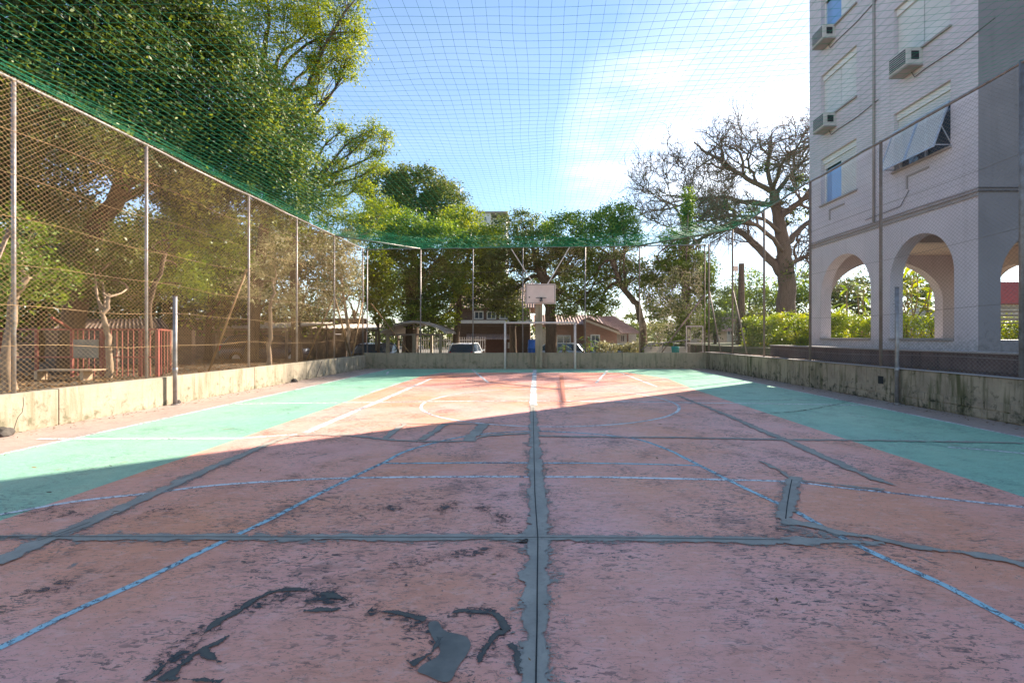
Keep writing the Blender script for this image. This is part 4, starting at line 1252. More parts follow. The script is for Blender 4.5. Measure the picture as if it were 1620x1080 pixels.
def tree(label, base, trunk, lobes, leaf, size, per=45, cr_=.38, bark='bark', r=0.18, name='leafy_tree', group=None, twigs=10, shell=.5, aspect=.5, cat='tree', dens=1.0):
    """trunk: list of world points from base to fork; lobes: (px,py,Y,rx_px,ry_px,depth m,n clumps)"""
    t = thing(name, label, cat, tuple(base), group)
    m = MB()
    tp = np.array([base] + [tuple(p) for p in trunk], float)
    # resample trunk with wobble
    seg = []
    for i in range(len(tp) - 1):
        for k in range(5):
            seg.append(tp[i] + (tp[i + 1] - tp[i]) * k / 5 + (rng.normal(size=3) * .03 if k else 0))
    seg.append(tp[-1]); seg = np.array(seg)
    seg[0][2] -= .15
    rr = r * np.linspace(1.15, .62, len(seg)); rr[0] *= 1.35
    m.tube(seg, rr, 10, False)
    fork = tp[-1]
    Ls = []; Sh = []
    for (px, py, Y, rx, ry, dp, nc) in lobes:
        c = P(px, py, Y); k = Y / F
        rad = np.array((rx * k, dp, ry * k))
        nc = int(nc * dens)
        L, cc, sh = clump_points(c, rad, nc, per, cr_, shell)
        Ls.append(L); Sh.append(sh)
        start = seg[rng.integers(int(len(seg) * .6), len(seg))]
        lp = branch(m, start, c, r * .42, r * .12, .10, 6, 7, .04)
        for j in rng.choice(nc, min(twigs, nc), replace=False):
            st = lp[rng.integers(3, len(lp))]
            branch(m, st, cc[j], r * .11, r * .03, .10, 4, 4)
    part('trunk', m, bark, t, True)
    L = np.concatenate(Ls); sh = np.concatenate(Sh)
    V_, F_ = leaves(L, size, aspect=aspect)
    part('crown', np_mesh('crown', V_, F_, sh), leaf, t)
    return t
GL = .32; GB = -.45

def base_at(px, Y, zg): return np.array(((px - VX) * Y / F, Y, zg))

# left: the great dark evergreen over the fence
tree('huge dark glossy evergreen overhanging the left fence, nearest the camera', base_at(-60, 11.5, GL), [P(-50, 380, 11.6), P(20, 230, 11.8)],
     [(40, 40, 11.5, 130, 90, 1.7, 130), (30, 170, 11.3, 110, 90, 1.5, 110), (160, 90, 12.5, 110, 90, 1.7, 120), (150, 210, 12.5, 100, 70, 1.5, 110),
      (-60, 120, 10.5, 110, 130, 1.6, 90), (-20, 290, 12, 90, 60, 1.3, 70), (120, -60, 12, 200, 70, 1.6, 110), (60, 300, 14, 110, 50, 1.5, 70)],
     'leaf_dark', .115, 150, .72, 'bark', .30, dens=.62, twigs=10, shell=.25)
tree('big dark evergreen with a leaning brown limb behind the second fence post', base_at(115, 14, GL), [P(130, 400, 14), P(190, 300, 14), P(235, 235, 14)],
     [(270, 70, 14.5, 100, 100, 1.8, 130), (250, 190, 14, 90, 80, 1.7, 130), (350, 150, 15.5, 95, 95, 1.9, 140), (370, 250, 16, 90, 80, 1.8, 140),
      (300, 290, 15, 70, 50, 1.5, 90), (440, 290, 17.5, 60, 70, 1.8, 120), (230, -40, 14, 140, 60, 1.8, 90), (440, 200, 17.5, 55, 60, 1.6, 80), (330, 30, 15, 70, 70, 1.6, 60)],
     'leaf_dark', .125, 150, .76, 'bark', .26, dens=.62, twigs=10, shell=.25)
# feathery tree
tree('tall feathery yellow green tree rising into the sky beyond the evergreens', base_at(395, 21, GL), [P(410, 420, 21), P(430, 260, 21), P(440, 130, 21)],
     [(420, 50, 20, 66, 46, 1.6, 60), (490, 30, 21, 40, 26, 1.0, 34), (545, 22, 21, 30, 16, .8, 16), (560, 52, 21, 24, 14, .8, 12), (520, 62, 21, 38, 18, .9, 22), (548, 92, 21, 30, 14, .8, 15),
      (500, 105, 21, 36, 22, 1.0, 22), (545, 118, 21, 22, 10, .6, 8), (400, 130, 20, 50, 40, 1.5, 34), (460, 150, 21, 40, 24, 1.2, 24), (500, 150, 21, 26, 12, .8, 10),
      (500, -30, 21, 90, 30, 1.6, 50), (400, -20, 20, 60, 40, 1.6, 44), (570, -10, 21, 18, 16, .6, 8), (470, 185, 20, 34, 18, 1.0, 18), (500, 205, 21, 16, 14, .6, 8), (478, 228, 21, 20, 12, .7, 9), (447, 215, 20, 26, 18, 1, 12), (360, 60, 20, 40, 50, 1.2, 20)],
     'leaf_yellow', .13, 85, .55, 'bark', .22, twigs=9, shell=.15, aspect=.34)
tree('yellow green tree with a long branch reaching right above the left fence corner', base_at(470, 22, GL), [P(465, 420, 22), P(460, 350, 22), P(490, 290, 22)],
     [(480, 270, 22, 36, 30, 1.2, 30), (545, 205, 22, 12, 11, .4, 7), (556, 232, 22, 16, 9, .5, 9), (591, 205, 22, 9, 15, .4, 8), (610, 216, 22, 12, 7, .4, 6), (598, 240, 22, 18, 7, .5, 8), (575, 222, 22, 12, 7, .4, 6),
      (540, 262, 22, 30, 14, 1.0, 16), (590, 266, 22, 20, 8, .6, 8), (520, 290, 22, 34, 18, 1, 18), (570, 292, 22.5, 26, 10, .8, 10),
      (520, 320, 23, 46, 22, 1.6, 30), (560, 352, 24, 50, 24, 1.6, 44), (470, 350, 22, 50, 36, 1.6, 50), (606, 330, 25, 32, 20, 1.2, 24), (500, 385, 23, 40, 14, 1.2, 24)],
     'leaf_yellow', .13, 85, .5, 'bark', .18, twigs=9, shell=.15, aspect=.34)
# understorey behind the left fence
tree('pale trunked small tree close behind the left fence, at the photo edge', base_at(18, 9.6, GL), [P(20, 480, 9.6), P(42, 440, 9.7)],
     [(60, 440, 10, 60, 50, .8, 24), (0, 470, 10, 50, 60, .8, 20), (20, 380, 11, 60, 50, .9, 24)], 'leaf_mid', .10, 36, .32, 'bark_pale', .085, twigs=6, shell=.2)
tree('slender pale trunk rising behind the red enclosure', base_at(168, 12.5, GL), [P(171, 540, 12.5), P(165, 505, 12.6), P(172, 470, 12.7)],
     [(130, 400, 13, 50, 46, 1.0, 50), (190, 400, 13.5, 50, 50, 1.1, 54), (150, 450, 13.5, 50, 34, 1.0, 40), (110, 340, 13.5, 50, 40, 1.0, 36), (200, 470, 14, 40, 26, 1.0, 24)], 'leaf_olive', .10, 46, .36, 'bark_pale', .07, twigs=8, shell=.2)
tree('twin stemmed tree behind the third fence post with dull leaves', base_at(232, 13.6, GL), [P(236, 480, 13.6), P(262, 400, 13.8)],
     [(280, 380, 15, 60, 60, 1.2, 74), (330, 340, 16, 50, 40, 1.2, 60), (250, 440, 15, 50, 40, 1.0, 46), (300, 450, 15, 36, 30, 1.0, 36), (350, 410, 16.5, 40, 40, 1.0, 40)], 'leaf_mid', .10, 44, .36, 'bark', .08, twigs=8, shell=.2)
tree('thin leaning tree with dusty pale leaves near the left fence middle', base_at(425, 17, GL), [P(428, 500, 17), P(432, 440, 17)],
     [(440, 410, 17.5, 42, 48, 1.0, 54), (452, 480, 17.5, 34, 34, 1.0, 30), (400, 450, 18, 36, 40, 1.0, 26)], 'leaf_pale', .10, 38, .34, 'bark_pale', .07, twigs=8, shell=.2)
tree('dusty pale leaved tree near the left corner of the court', base_at(553, 22.5, GL), [P(548, 500, 22.5), P(540, 440, 22.5)],
     [(515, 400, 21.5, 30, 40, 1.0, 54), (548, 420, 22, 26, 40, 1.0, 54), (525, 470, 22, 34, 30, 1.0, 34), (550, 380, 22.5, 20, 20, .8, 20)], 'leaf_pale', .11, 38, .36, 'bark_pale', .08, twigs=8, shell=.2)
tree('bright yellow leaved small tree outside the left far corner', base_at(600, 24.5, GB), [P(600, 500, 24.5)],
     [(600, 425, 24.5, 20, 32, .8, 60), (606, 480, 24.5, 20, 42, .8, 60), (588, 460, 24.5, 14, 36, .7, 34)], 'leaf_yellow', .13, 36, .34, 'bark', .08, dens=1.5, twigs=6, shell=.3)
# wood further left: canopy shade is put into its dark leaf colour
dk = [(-40, 19, 500, 110), (60, 21, 470, 120), (150, 20, 470, 100), (240, 22, 480, 100), (330, 22, 470, 90), (400, 24, 480, 80), (470, 27, 480, 80), (-150, 24, 400, 150), (20, 26, 420, 120), (200, 27, 430, 110), (350, 29, 440, 90)]
dl = ['shaded background tree behind the left fence, at the very photo edge', 'shaded background tree left of the second fence post', 'dark background tree behind the red enclosure sign', 'dark background tree right of the red enclosure',
      'shaded tree behind the left steel post', 'shaded tree between the two carport roofs at left', 'shaded tree behind the left corner carport', 'distant dark tree outside the photo edge',
      'distant dark tree seen through the first fence bay', 'distant dark tree seen through the second fence bay', 'distant dark tree seen through the third fence bay']
for (px, Y, py, rx), lb in zip(dk, dl):
    tree(lb, base_at(px, Y, GL), [P(px + rng.uniform(-15, 15), py + 20, Y)],
         [(px + rng.uniform(-20, 20), py - 20, Y, rx * .7, 70, 2.0, 60), (px - rx * .5, py - 70, Y + 1, rx * .6, 60, 2, 55), (px + rx * .5, py - 80, Y + 1, rx * .6, 60, 2, 55), (px, py + 10, Y + 1.5, rx * .7, 40, 1.5, 40)],
         'leaf_dark', .20, 44, .7, 'bark', .16, group='dark trees behind the left fence', twigs=5, shell=.25)

# far end
tree('large rounded dark crown rising highest beyond the left end', base_at(655, 36, GB), [P(655, 430, 36), P(655, 370, 36)],
     [(610, 300, 36, 40, 34, 2.5, 80), (660, 300, 36, 50, 32, 2.5, 100), (705, 325, 36, 34, 34, 2.5, 80), (645, 345, 36, 60, 36, 2.5, 80), (715, 365, 36, 40, 30, 2.5, 50)],
     'leaf_olive', .20, 50, .6, 'bark', .32, dens=1.5, twigs=8, shell=.5)
tree('broad yellow green tree left of the hoop above the arched carport', base_at(650, 28, GB), [P(648, 500, 28), P(645, 440, 28)],
     [(600, 370, 27, 40, 36, 1.8, 80), (650, 365, 28, 50, 34, 2, 90), (700, 385, 28, 44, 34, 2, 80), (640, 430, 28, 46, 40, 1.8, 90), (690, 450, 28, 50, 40, 1.8, 90), (660, 490, 28, 40, 26, 1.5, 50)],
     'leaf_mid', .15, 50, .46, 'bark', .22, dens=1.6, twigs=10, shell=.4)
tree('green tree in front of the tiled house left of the hoop', base_at(720, 30, GB), [P(725, 500, 30), P(730, 450, 30)],
     [(730, 350, 30, 34, 24, 1.5, 50), (745, 410, 30, 44, 34, 1.8, 84), (715, 440, 29, 40, 36, 1.8, 70), (700, 500, 29, 26, 24, 1.2, 30), (770, 380, 30, 40, 26, 1.8, 60)],
     'leaf_yellow', .15, 50, .46, 'bark', .2, dens=1.5, twigs=10, shell=.35)
tree('spreading dark tree directly behind the backboard', base_at(872, 29, GB), [P(871, 510, 29), P(868, 460, 29), P(850, 420, 29)],
     [(800, 420, 29, 44, 34, 1.8, 84), (850, 395, 29, 50, 30, 1.8, 84), (905, 410, 29, 34, 36, 1.6, 66), (800, 470, 29.5, 40, 22, 1.4, 36), (900, 470, 29.5, 34, 34, 1.4, 34), (830, 360, 30, 50, 24, 1.8, 50)],
     'leaf_olive', .15, 48, .46, 'bark', .34, dens=1.6, twigs=14, shell=.35)
tree('limb of foliage hanging low left of the hoop post over the balcony', base_at(812, 31, GB), [P(812, 510, 31), P(790, 460, 31), P(760, 430, 31)],
     [(770, 440, 31, 30, 24, 1.4, 50), (740, 470, 31, 30, 20, 1.2, 36), (800, 480, 31, 30, 26, 1.2, 40), (770, 475, 31, 30, 16, 1.2, 26), (820, 500, 31, 16, 16, 1, 14)], 'leaf_dark', .15, 40, .42, 'bark', .22, dens=1.5, twigs=12, shell=.3, name='leafy_tree')
tree('light green tree right of the hoop with a curved leaning trunk', base_at(1020, 27, GB), [P(1017, 520, 27), P(1008, 480, 27), P(985, 455, 27), P(968, 410, 27)],
     [(900, 365, 28, 46, 26, 1.8, 70), (955, 355, 28, 34, 28, 1.6, 60), (985, 345, 28, 26, 22, 1.3, 36), (950, 400, 28, 50, 30, 1.8, 74), (995, 375, 28, 22, 22, 1.2, 24), (930, 450, 28, 40, 34, 1.4, 60), (975, 430, 28, 34, 30, 1.2, 40), (1005, 440, 27, 26, 34, 1.1, 36), (955, 480, 28, 34, 22, 1.2, 30), (900, 485, 28.5, 30, 20, 1.2, 26)],
     'leaf_mid', .14, 42, .44, 'bark', .2, dens=1.7, twigs=12, shell=.35)
tree('narrow dark ivy clad tree behind the right far corner', base_at(1090, 26.5, GB), [P(1089, 470, 26.5), P(1088, 400, 26.5), P(1088, 320, 26.5)],
     [(1060, 430, 26.5, 34, 34, 1.2, 60), (1100, 425, 26.5, 32, 38, 1.2, 64), (1045, 480, 26.5, 28, 28, 1.0, 40), (1090, 490, 26.5, 34, 34, 1.1, 54), (1030, 445, 26.5, 20, 18, .8, 16),
      (1088, 340, 26.5, 8, 50, .25, 22), (1115, 450, 26.5, 20, 30, .8, 24), (1065, 380, 26.5, 22, 20, .8, 12), (1070, 530, 26.5, 22, 16, .8, 16)],
     'leaf_mid', .13, 34, .36, 'bark_grey', .12, dens=3.0, twigs=6, shell=.3)
tree('small bushy tree outside the right far corner', base_at(1130, 30, GB), [P(1132, 520, 30)],
     [(1130, 500, 30, 34, 26, 1.2, 50), (1150, 470, 31, 24, 20, 1.2, 26), (1112, 520, 30, 24, 20, 1.0, 26)], 'leaf_mid', .14, 38, .42, 'bark', .12, dens=1.5, twigs=6, shell=.3)
bgt = [(1190, 44, 455, 40), (1250, 42, 460, 50), (1290, 45, 440, 40), (1340, 40, 460, 50), (1160, 52, 480, 40), (1400, 42, 440, 60), (1460, 44, 450, 60), (950, 60, 500, 30), (1052, 55, 510, 40), (780, 50, 440, 40), (870, 52, 430, 50), (560, 45, 440, 60), (640, 50, 450, 60)]
bgl = ['distant green tree beside the brown utility pole', 'distant olive tree behind the great bare trunk', 'distant tree right of the great bare trunk', 'distant tree seen through the left arch', 'small distant tree left of the utility pole',
       'distant tree seen through the middle arch', 'distant tree behind the arcade', 'small distant tree over the gabled house', 'low distant tree between the gabled house and the ivy clad tree',
       'distant tree behind the house with the balcony', 'distant tree behind the backboard', 'distant tree behind the carports', 'distant tree behind the arched carport']
for (px, Y, py, rx), lb in zip(bgt, bgl):
    zg = .98 if (px > 1150 and Y < 46) else GB
    tree(lb, base_at(px, Y, zg), [P(px, py + 50, Y)],
         [(px, py, Y, rx * .7, 26, 2, 44), (px - rx * .5, py + 25, Y, rx * .6, 22, 2, 34), (px + rx * .5, py + 22, Y, rx * .6, 24, 2, 34)],
         'leaf_mid' if rng.random() < .6 else 'leaf_olive', .24, 34, .7, 'bark', .22, group='distant trees beyond the court', twigs=4, shell=.4)

# distant wood
far = []
for i in range(210):
    x = -95 + i * .92 + rng.normal(0, .8)
    Yf = 82 + rng.uniform(-6, 10)
    far.append((x, Yf, rng.uniform(3.0, 6.2)))
Ls = []
for (x, Yf, h) in far:
    L, cc, sh = clump_points(np.array((x, Yf, GB + h * .55)), np.array((1.7, 1.6, h * .55)), 14, 24, .9, .5)
    Ls.append(L)
L = np.concatenate(Ls)
V_, F_ = leaves(L, .55); 
link('far_wood', np_mesh('far_wood', V_, F_, np.clip(rng.normal(.4, .25, len(L)), 0, 1)), 'leaf_olive', kind='stuff', label='low distant woodland closing the view behind the houses', cat='woodland')

# giant bare tree
def bare_tree():
    Yt = 36.0
    b = base_at(1242, Yt, .98)
    t = thing('bare_tree', 'giant bare tree with a thick grey trunk and wide leafless branches', 'tree', tuple(b))
    m = MB(); k = Yt / F
    def pp(px, py, dy=0.0): return P(px, py, Yt + dy)
    def limb(pts, r0, r1, sides=8):
        pts = np.array(pts); out = []
        n = len(pts)
        for i in range(n - 1):
            p0 = pts[max(i - 1, 0)]; p1 = pts[i]; p2 = pts[i + 1]; p3 = pts[min(i + 2, n - 1)]
            for j in range(5):
                q = j / 5
                out.append(.5 * (2 * p1 + (-p0 + p2) * q + (2 * p0 - 5 * p1 + 4 * p2 - p3) * q * q + (-p0 + 3 * p1 - 3 * p2 + p3) * q ** 3) + rng.normal(size=3) * .04)
        out.append(pts[-1]); out = np.array(out)
        m.tube(out, np.linspace(r0, r1, len(out)), sides, False)
        return out
    tr = limb([b - (0, 0, .3), pp(1243, 500), pp(1244, 440), pp(1239, 390), pp(1232, 346), pp(1224, 304)], .78, .30, 12)
    ends = []
    specs = [([pp(1238, 436), pp(1200, 392, 1), pp(1158, 360, 2), pp(1120, 372, 3), pp(1085, 395, 3)], .42, .10),
             ([pp(1158, 360, 2), pp(1162, 338, 2), pp(1148, 328, 2), pp(1125, 330, 1), pp(1110, 345, 1)], .22, .06),
             ([pp(1224, 304), pp(1190, 287, -1), pp(1150, 262, -2), pp(1122, 243, -2), pp(1098, 225, -3)], .26, .06),
             ([pp(1228, 325), pp(1180, 320, 1), pp(1140, 312, 2), pp(1100, 318, 3), pp(1060, 330, 3), pp(1012, 338, 4)], .26, .05),
             ([pp(1224, 304), pp(1213, 265, 0), pp(1218, 246, 1), pp(1226, 226, 1)], .24, .05),
             ([pp(1232, 346), pp(1262, 322, -1), pp(1295, 300, -2), pp(1330, 275, -2)], .34, .08),
             ([pp(1240, 390), pp(1268, 362, 1), pp(1300, 335, 2), pp(1340, 330, 2)], .34, .08),
             ([pp(1226, 310), pp(1252, 275, 2), pp(1275, 252, 2), pp(1300, 240, 3)], .24, .05),
             ([pp(1195, 288, -1), pp(1182, 250, -1), pp(1186, 240, -1)], .14, .04),
             ([pp(1240, 400), pp(1205, 362, -3), pp(1170, 350, -4), pp(1140, 355, -5)], .22, .05),
             ([pp(1236, 370), pp(1200, 345, -2), pp(1150, 342, -3), pp(1110, 350, -3)], .2, .05),
             ([pp(1244, 420), pp(1275, 405, 1), pp(1310, 390, 1)], .24, .06),
             ([pp(1222, 300), pp(1235, 262, -3), pp(1252, 244, -4), pp(1266, 226, -4)], .2, .04)]
    tips = []
    def sub(path, r, lvl):
        n = len(path)
        cnt = (9, 7, 5)[lvl] if lvl < 3 else 0
        for _ in range(cnt):
            i = int(rng.integers(int(n * .25), n))
            st = path[i]
            d = path[min(i + 1, n - 1)] - path[max(i - 1, 0)]
            d /= np.linalg.norm(d) + 1e-9
            nd = d * .7 + rng.normal(size=3) * .55 + np.array((0, 0, .06))
            nd /= np.linalg.norm(nd)
            L = (2.8, 1.6, 1.0)[lvl] * rng.uniform(.5, 1.15)
            rr = r * (1 - .6 * i / n) * .5
            rr = max(min(rr, .11), (.04, .022, .014)[lvl])
            e = st + nd * L
            q = branch(m, st, e, rr, max(rr * .3, .016), .12, (6, 4, 3)[lvl], (6, 4, 3)[lvl], .05)
            if lvl < 2: sub(q, rr, lvl + 1)
            else: tips.append(q[-1])
    for pts, r0, r1 in specs:
        q = limb(pts, r0 * .8, r1 * .8)
        sub(q, r0, 0)
    part('trunk', m, 'bark_grey', t, True)
    # tufts of epiphytes and remaining leaves on the limbs
    Ls = []; Sh = []
    for (px, py, rx, ry, n) in ((1205, 265, 20, 10, 16), (1230, 320, 16, 14, 14), (1190, 330, 18, 10, 12), (1262, 290, 18, 14, 18), (1150, 330, 12, 8, 8), (1250, 345, 14, 12, 12), (1272, 330, 14, 12, 12), (1132, 345, 12, 10, 8), (1238, 430, 8, 30, 10)):
        L, cc, sh = clump_points(P(px, py, Yt), np.array((rx * k, 1.3, ry * k)), n, 22, .4, .1)
        Ls.append(L); Sh.append(sh)
    L = np.concatenate(Ls)
    V_, F_ = leaves(L, .2)
    part('foliage_tufts', np_mesh('foliage_tufts', V_, F_, np.concatenate(Sh)), 'leaf_dark', t, kind='stuff')
bare_tree()
def bare_tree_small():
    Yt = 31.0
    t = thing('bare_tree', 'smaller leafless tree with fine twigs left of the giant bare tree', 'tree', tuple(base_at(1080, Yt, GB)))
    m = MB()
    pp = lambda x, y, d=0: P(x, y, Yt + d)
    def twig(path, lvl):
        if lvl > 2: return
        for _ in range((8, 6, 4)[lvl]):
            i = int(rng.integers(len(path) // 4, len(path)))
            d = path[min(i + 1, len(path) - 1)] - path[max(i - 1, 0)]; d /= np.linalg.norm(d) + 1e-9
            nd = d * .7 + rng.normal(size=3) * .5 + np.array((0, 0, .25)); nd /= np.linalg.norm(nd)
            q = branch(m, path[i], path[i] + nd * (1.7, 1.1, .7)[lvl] * rng.uniform(.5, 1.1), (.03, .018, .012)[lvl], .009, .12, 4, 4)
            twig(q, lvl + 1)
    tr = branch(m, base_at(1080, Yt, GB), pp(1084, 330), .20, .10, .01, 9, 10)
    for pts in ([(1084, 400), (1060, 360), (1035, 350), (1012, 338)], [(1084, 370), (1070, 330), (1058, 300), (1050, 272)], [(1084, 350), (1090, 310), (1085, 270)],
                [(1084, 345), (1062, 322), (1035, 308), (1012, 292)], [(1084, 380), (1110, 350), (1125, 320)], [(1084, 340), (1104, 305), (1112, 280)]):
        prev = None; path = []
        for a, b in zip(pts[:-1], pts[1:]):
            q = branch(m, pp(*a), pp(*b), .07 if prev is None else .045, .045 if prev is None else .025, .06, 5, 5)
            path.extend(q); prev = q
        twig(path, 0)
    part('trunk', m, 'bark_grey', t, True)
    L, cc, sh = clump_points(pp(1070, 385), np.array((1.2, .8, 1.0)), 16, 24, .35, .2)
    V_, F_ = leaves(L, .16); part('foliage_tufts', np_mesh('foliage_tufts', V_, F_, sh), 'leaf_dark', t, kind='stuff')
bare_tree_small()

# hedges and plants right
def hedge(label, x0, x1, y0, y1, z0, z1, leaf, n, size=.10, name='hedge', group=None, rounded=False):
    t = thing(name, label, 'hedge', ((x0 + x1) / 2, (y0 + y1) / 2, z0), group)
    C = rng.random((n, 3))
    ax = rng.integers(0, 3, n)
    sg = rng.random(n) < .5
    for a in range(3):
        s = (ax == a)
        C[s, a] = np.where(sg[s], 1 - rng.random(s.sum()) ** 2 * .35, rng.random(s.sum()) ** 2 * .35)
    if rounded:
        d = (C - .5) * 2; nn = np.linalg.norm(d, axis=1); mx_ = np.abs(d).max(1)
        d = d / (nn[:, None] + 1e-6) * mx_[:, None] ; C = d / 2 + .5
    W = np.array((x0, y0, z0)) + C * np.array((x1 - x0, y1 - y0, z1 - z0))
    W[:, 2] += .10 * np.sin(W[:, 0] * 3.1) * C[:, 2] + .07 * np.sin(W[:, 1] * 4.3 + W[:, 0] * 7) * C[:, 2]
    W += rng.normal(0, .05, W.shape); W[:, 2] += np.where(rng.random(n) < .06, rng.random(n) * .28, 0) * (C[:, 2] > .8)
    nz = np.array([mnoise.noise(Vector(p) * 2.3) for p in W])
    keep = (nz > -.30) & (rng.random(n) > .15)
    W = W[keep]; nz = nz[keep]
    V_, F_ = leaves(W, size)
    part('foliage', np_mesh('foliage', V_, F_, np.clip(.5 + nz * .8 + rng.normal(0, .15, len(W)), 0, 1)), leaf, t)
    m = MB()
    for k in range(max(3, int((x1 - x0) * 2))):
        xx = rng.uniform(x0 + .1, x1 - .1); yy = rng.uniform(y0 + .1, y1 - .1)
        branch(m, (xx, yy, z0 - .05), (xx + rng.normal(0, .12), yy, z0 + (z1 - z0) * .8), .03, .01, .08, 5, 4)
    part('stems', m, 'bark', t, True)
    return t
hedge('bright yellow green clipped hedge left of the arcade, beyond the right wall', 9.2, 13.0, 20.0, 21.5, .98, 2.25, 'leaf_hedge', 22000, .11)
hedge('long sunlit hedge seen through the arches behind the building', 12.2, 24, 21.6, 23.0, .98, 2.25, 'leaf_hedge', 34000, .12)
hedge('rounded olive topiary shrub with a golden top beside the utility pole', *([P(1164, 0, 27)[0], P(1216, 0, 27)[0], 26, 28]), -.1, P(0, 486, 27)[2], 'leaf_olive', 9000, .12, 'topiary_shrub', None, True)
hedge('low bright shrub in front of the utility pole foot', P(1186, 0, 23)[0], P(1232, 0, 23)[0], 22.4, 23.8, .5, P(0, 512, 23)[2], 'leaf_hedge', 8000, .11, 'garden_shrub', None, True)

def leafy_stems(label, base, n, h, spread, leaf, size, name='banana_plant', blade=True, cat='plant', frond=9):
    t = thing(name, label, cat, tuple(base))
    m = MB(); V = []; Fq = []; sh = []
    for i in range(n):
        a = rng.uniform(0, 6.28); d = rng.uniform(.05, spread)
        p0 = np.array(base) + (math.cos(a) * d * .3, math.sin(a) * d * .3, 0)
        hh = h * rng.uniform(.7, 1.1)
        p1 = p0 + (math.cos(a) * d * .8, math.sin(a) * d * .8, hh)
        q = branch(m, p0, p1, .035, .018, .05, 6, 6)
        for j in range(frond):
            st = q[rng.integers(3, len(q))]
            fa = rng.uniform(0, 6.28); L = size * rng.uniform(.6, 1.2)
            dirv = np.array((math.cos(fa), math.sin(fa), rng.uniform(.0, .7)))
            prev = None; wv = np.cross(dirv, (0, 0, 1.0)); wv /= np.linalg.norm(wv)
            for s in range(6):
                u_ = s / 5
                c = st + dirv * L * u_ + np.array((0, 0, -L * .55 * u_ * u_))
                wd = L * .09 * math.sin(math.pi * (u_ * .85 + .12))
                cur = len(V); V.append(c - wv * wd); V.append(c + wv * wd)
                if s: Fq.append((cur - 2, cur - 1, cur + 1, cur)); sh.append(rng.uniform(.3, 1))
    part('stem', m, 'bark_pale', t, True)
    part('fronds', np_mesh('fronds', np.array(V), np.array(Fq), np.array(sh)), leaf, t)
leafy_stems('slender palm clump with yellow stems seen through the middle arch', base_at(1440, 24.5, .98), 9, 4.2, 1.3, 'leaf_hedge', 1.3, 'palm_clump')
leafy_stems('leafy garden plant seen through the left arch', base_at(1362, 25, .98), 6, 3.0, 1.0, 'leaf_mid', 1.0, 'garden_plant')
leafy_stems('broad leaved plant seen at the right edge of the middle arch', base_at(1476, 23.6, .98), 6, 2.4, .9, 'leaf_hedge', .9, 'garden_plant')
leafy_stems('green shrub with long leaves before the brick gabled house', base_at(938, 30, GB), 5, 1.9, .7, 'leaf_mid', .7, 'garden_plant')
leafy_stems('green potted shrub before the small window of the brick house', base_at(892, 30, GB), 4, 1.7, .5, 'leaf_mid', .6, 'garden_plant')
leafy_stems('bright green plant left of the ivy clad tree', base_at(1030, 26, GB), 7, 1.9, .8, 'leaf_mid', .7, 'garden_plant')
leafy_stems('small green plant under the arched carport', base_at(628, 28, GB), 4, 1.3, .4, 'leaf_mid', .5, 'garden_plant')
hedge('low white flowering hedge along the street before the gabled house', P(945, 0, 31)[0], P(1010, 0, 31)[0], 30.6, 31.6, GB, .95, 'leaf_pale', 7000, .12)

# ------------------------------------------------------------------ street: houses
bw_ = thing('added_backdrop_wall', 'added dark brick wall closing bright gaps far behind the left fence and its trees', 'wall', (-30, 33, GB))
m = MB(); m.box(-62, -11.5, 33, 33.2, GB, 2.6); part('masonry', m, 'brick_dark', bw_)  # wall added to block bright ground and sky between the trees
m = MB(); m.box(-62, -11.5, 32.95, 33.25, 2.603, 2.68); part('coping', m, 'trim', bw_)

def corr_roof(a, b, c, d, n, amp=.03):
    """corrugated sheet between edge a-b (eave) and d-c (ridge)"""
    a, b, c, d = [np.array(p, float) for p in (a, b, c, d)]
    nrm = np.cross(b - a, d - a); nrm /= np.linalg.norm(nrm)
    if nrm[2] < 0: nrm = -nrm
    V = []; Fc = []
    k = n * 4
    for i in range(k + 1):
        t = i / k
        o_ = nrm * amp * math.cos(t * n * 2 * math.pi)
        V.append(a + (b - a) * t + o_); V.append(d + (c - d) * t + o_)
        V.append(a + (b - a) * t + o_ - nrm * .05); V.append(d + (c - d) * t + o_ - nrm * .05)
        if i:
            j = 4 * i
            Fc += [(j - 4, j, j + 1, j - 3), (j - 2, j - 1, j + 3, j + 2), (j - 4, j - 2, j + 2, j), (j - 3, j + 1, j + 3, j - 1)]
    Fc += [(0, 1, 3, 2), (4 * k, 4 * k + 2, 4 * k + 3, 4 * k + 1)]
    m = MB(); m.add(V, Fc); return m
def framed_window(parent, px0, py0, px1, py1, Y, frame='white_render', pane='glass'):
    a = P(px0, py1, Y); b = P(px1, py0, Y)
    m = MB(); w_ = .09
    m.box(a[0], b[0], Y - .06, Y - .01, a[2], a[2] + w_); m.box(a[0], b[0], Y - .06, Y - .01, b[2] - w_, b[2])
    m.box(a[0], a[0] + w_, Y - .06, Y - .01, a[2] + w_, b[2] - w_); m.box(b[0] - w_, b[0], Y - .06, Y - .01, a[2] + w_, b[2] - w_)
    m.box((a[0] + b[0]) / 2 - .03, (a[0] + b[0]) / 2 + .03, Y - .05, Y - .01, a[2] + w_, b[2] - w_)
    f = part('window', m, frame, parent)
    m = MB(); m.box(a[0] + w_, b[0] - w_, Y - .03, Y - .02, a[2] + w_, b[2] - w_)
    part('pane', m, pane, f)

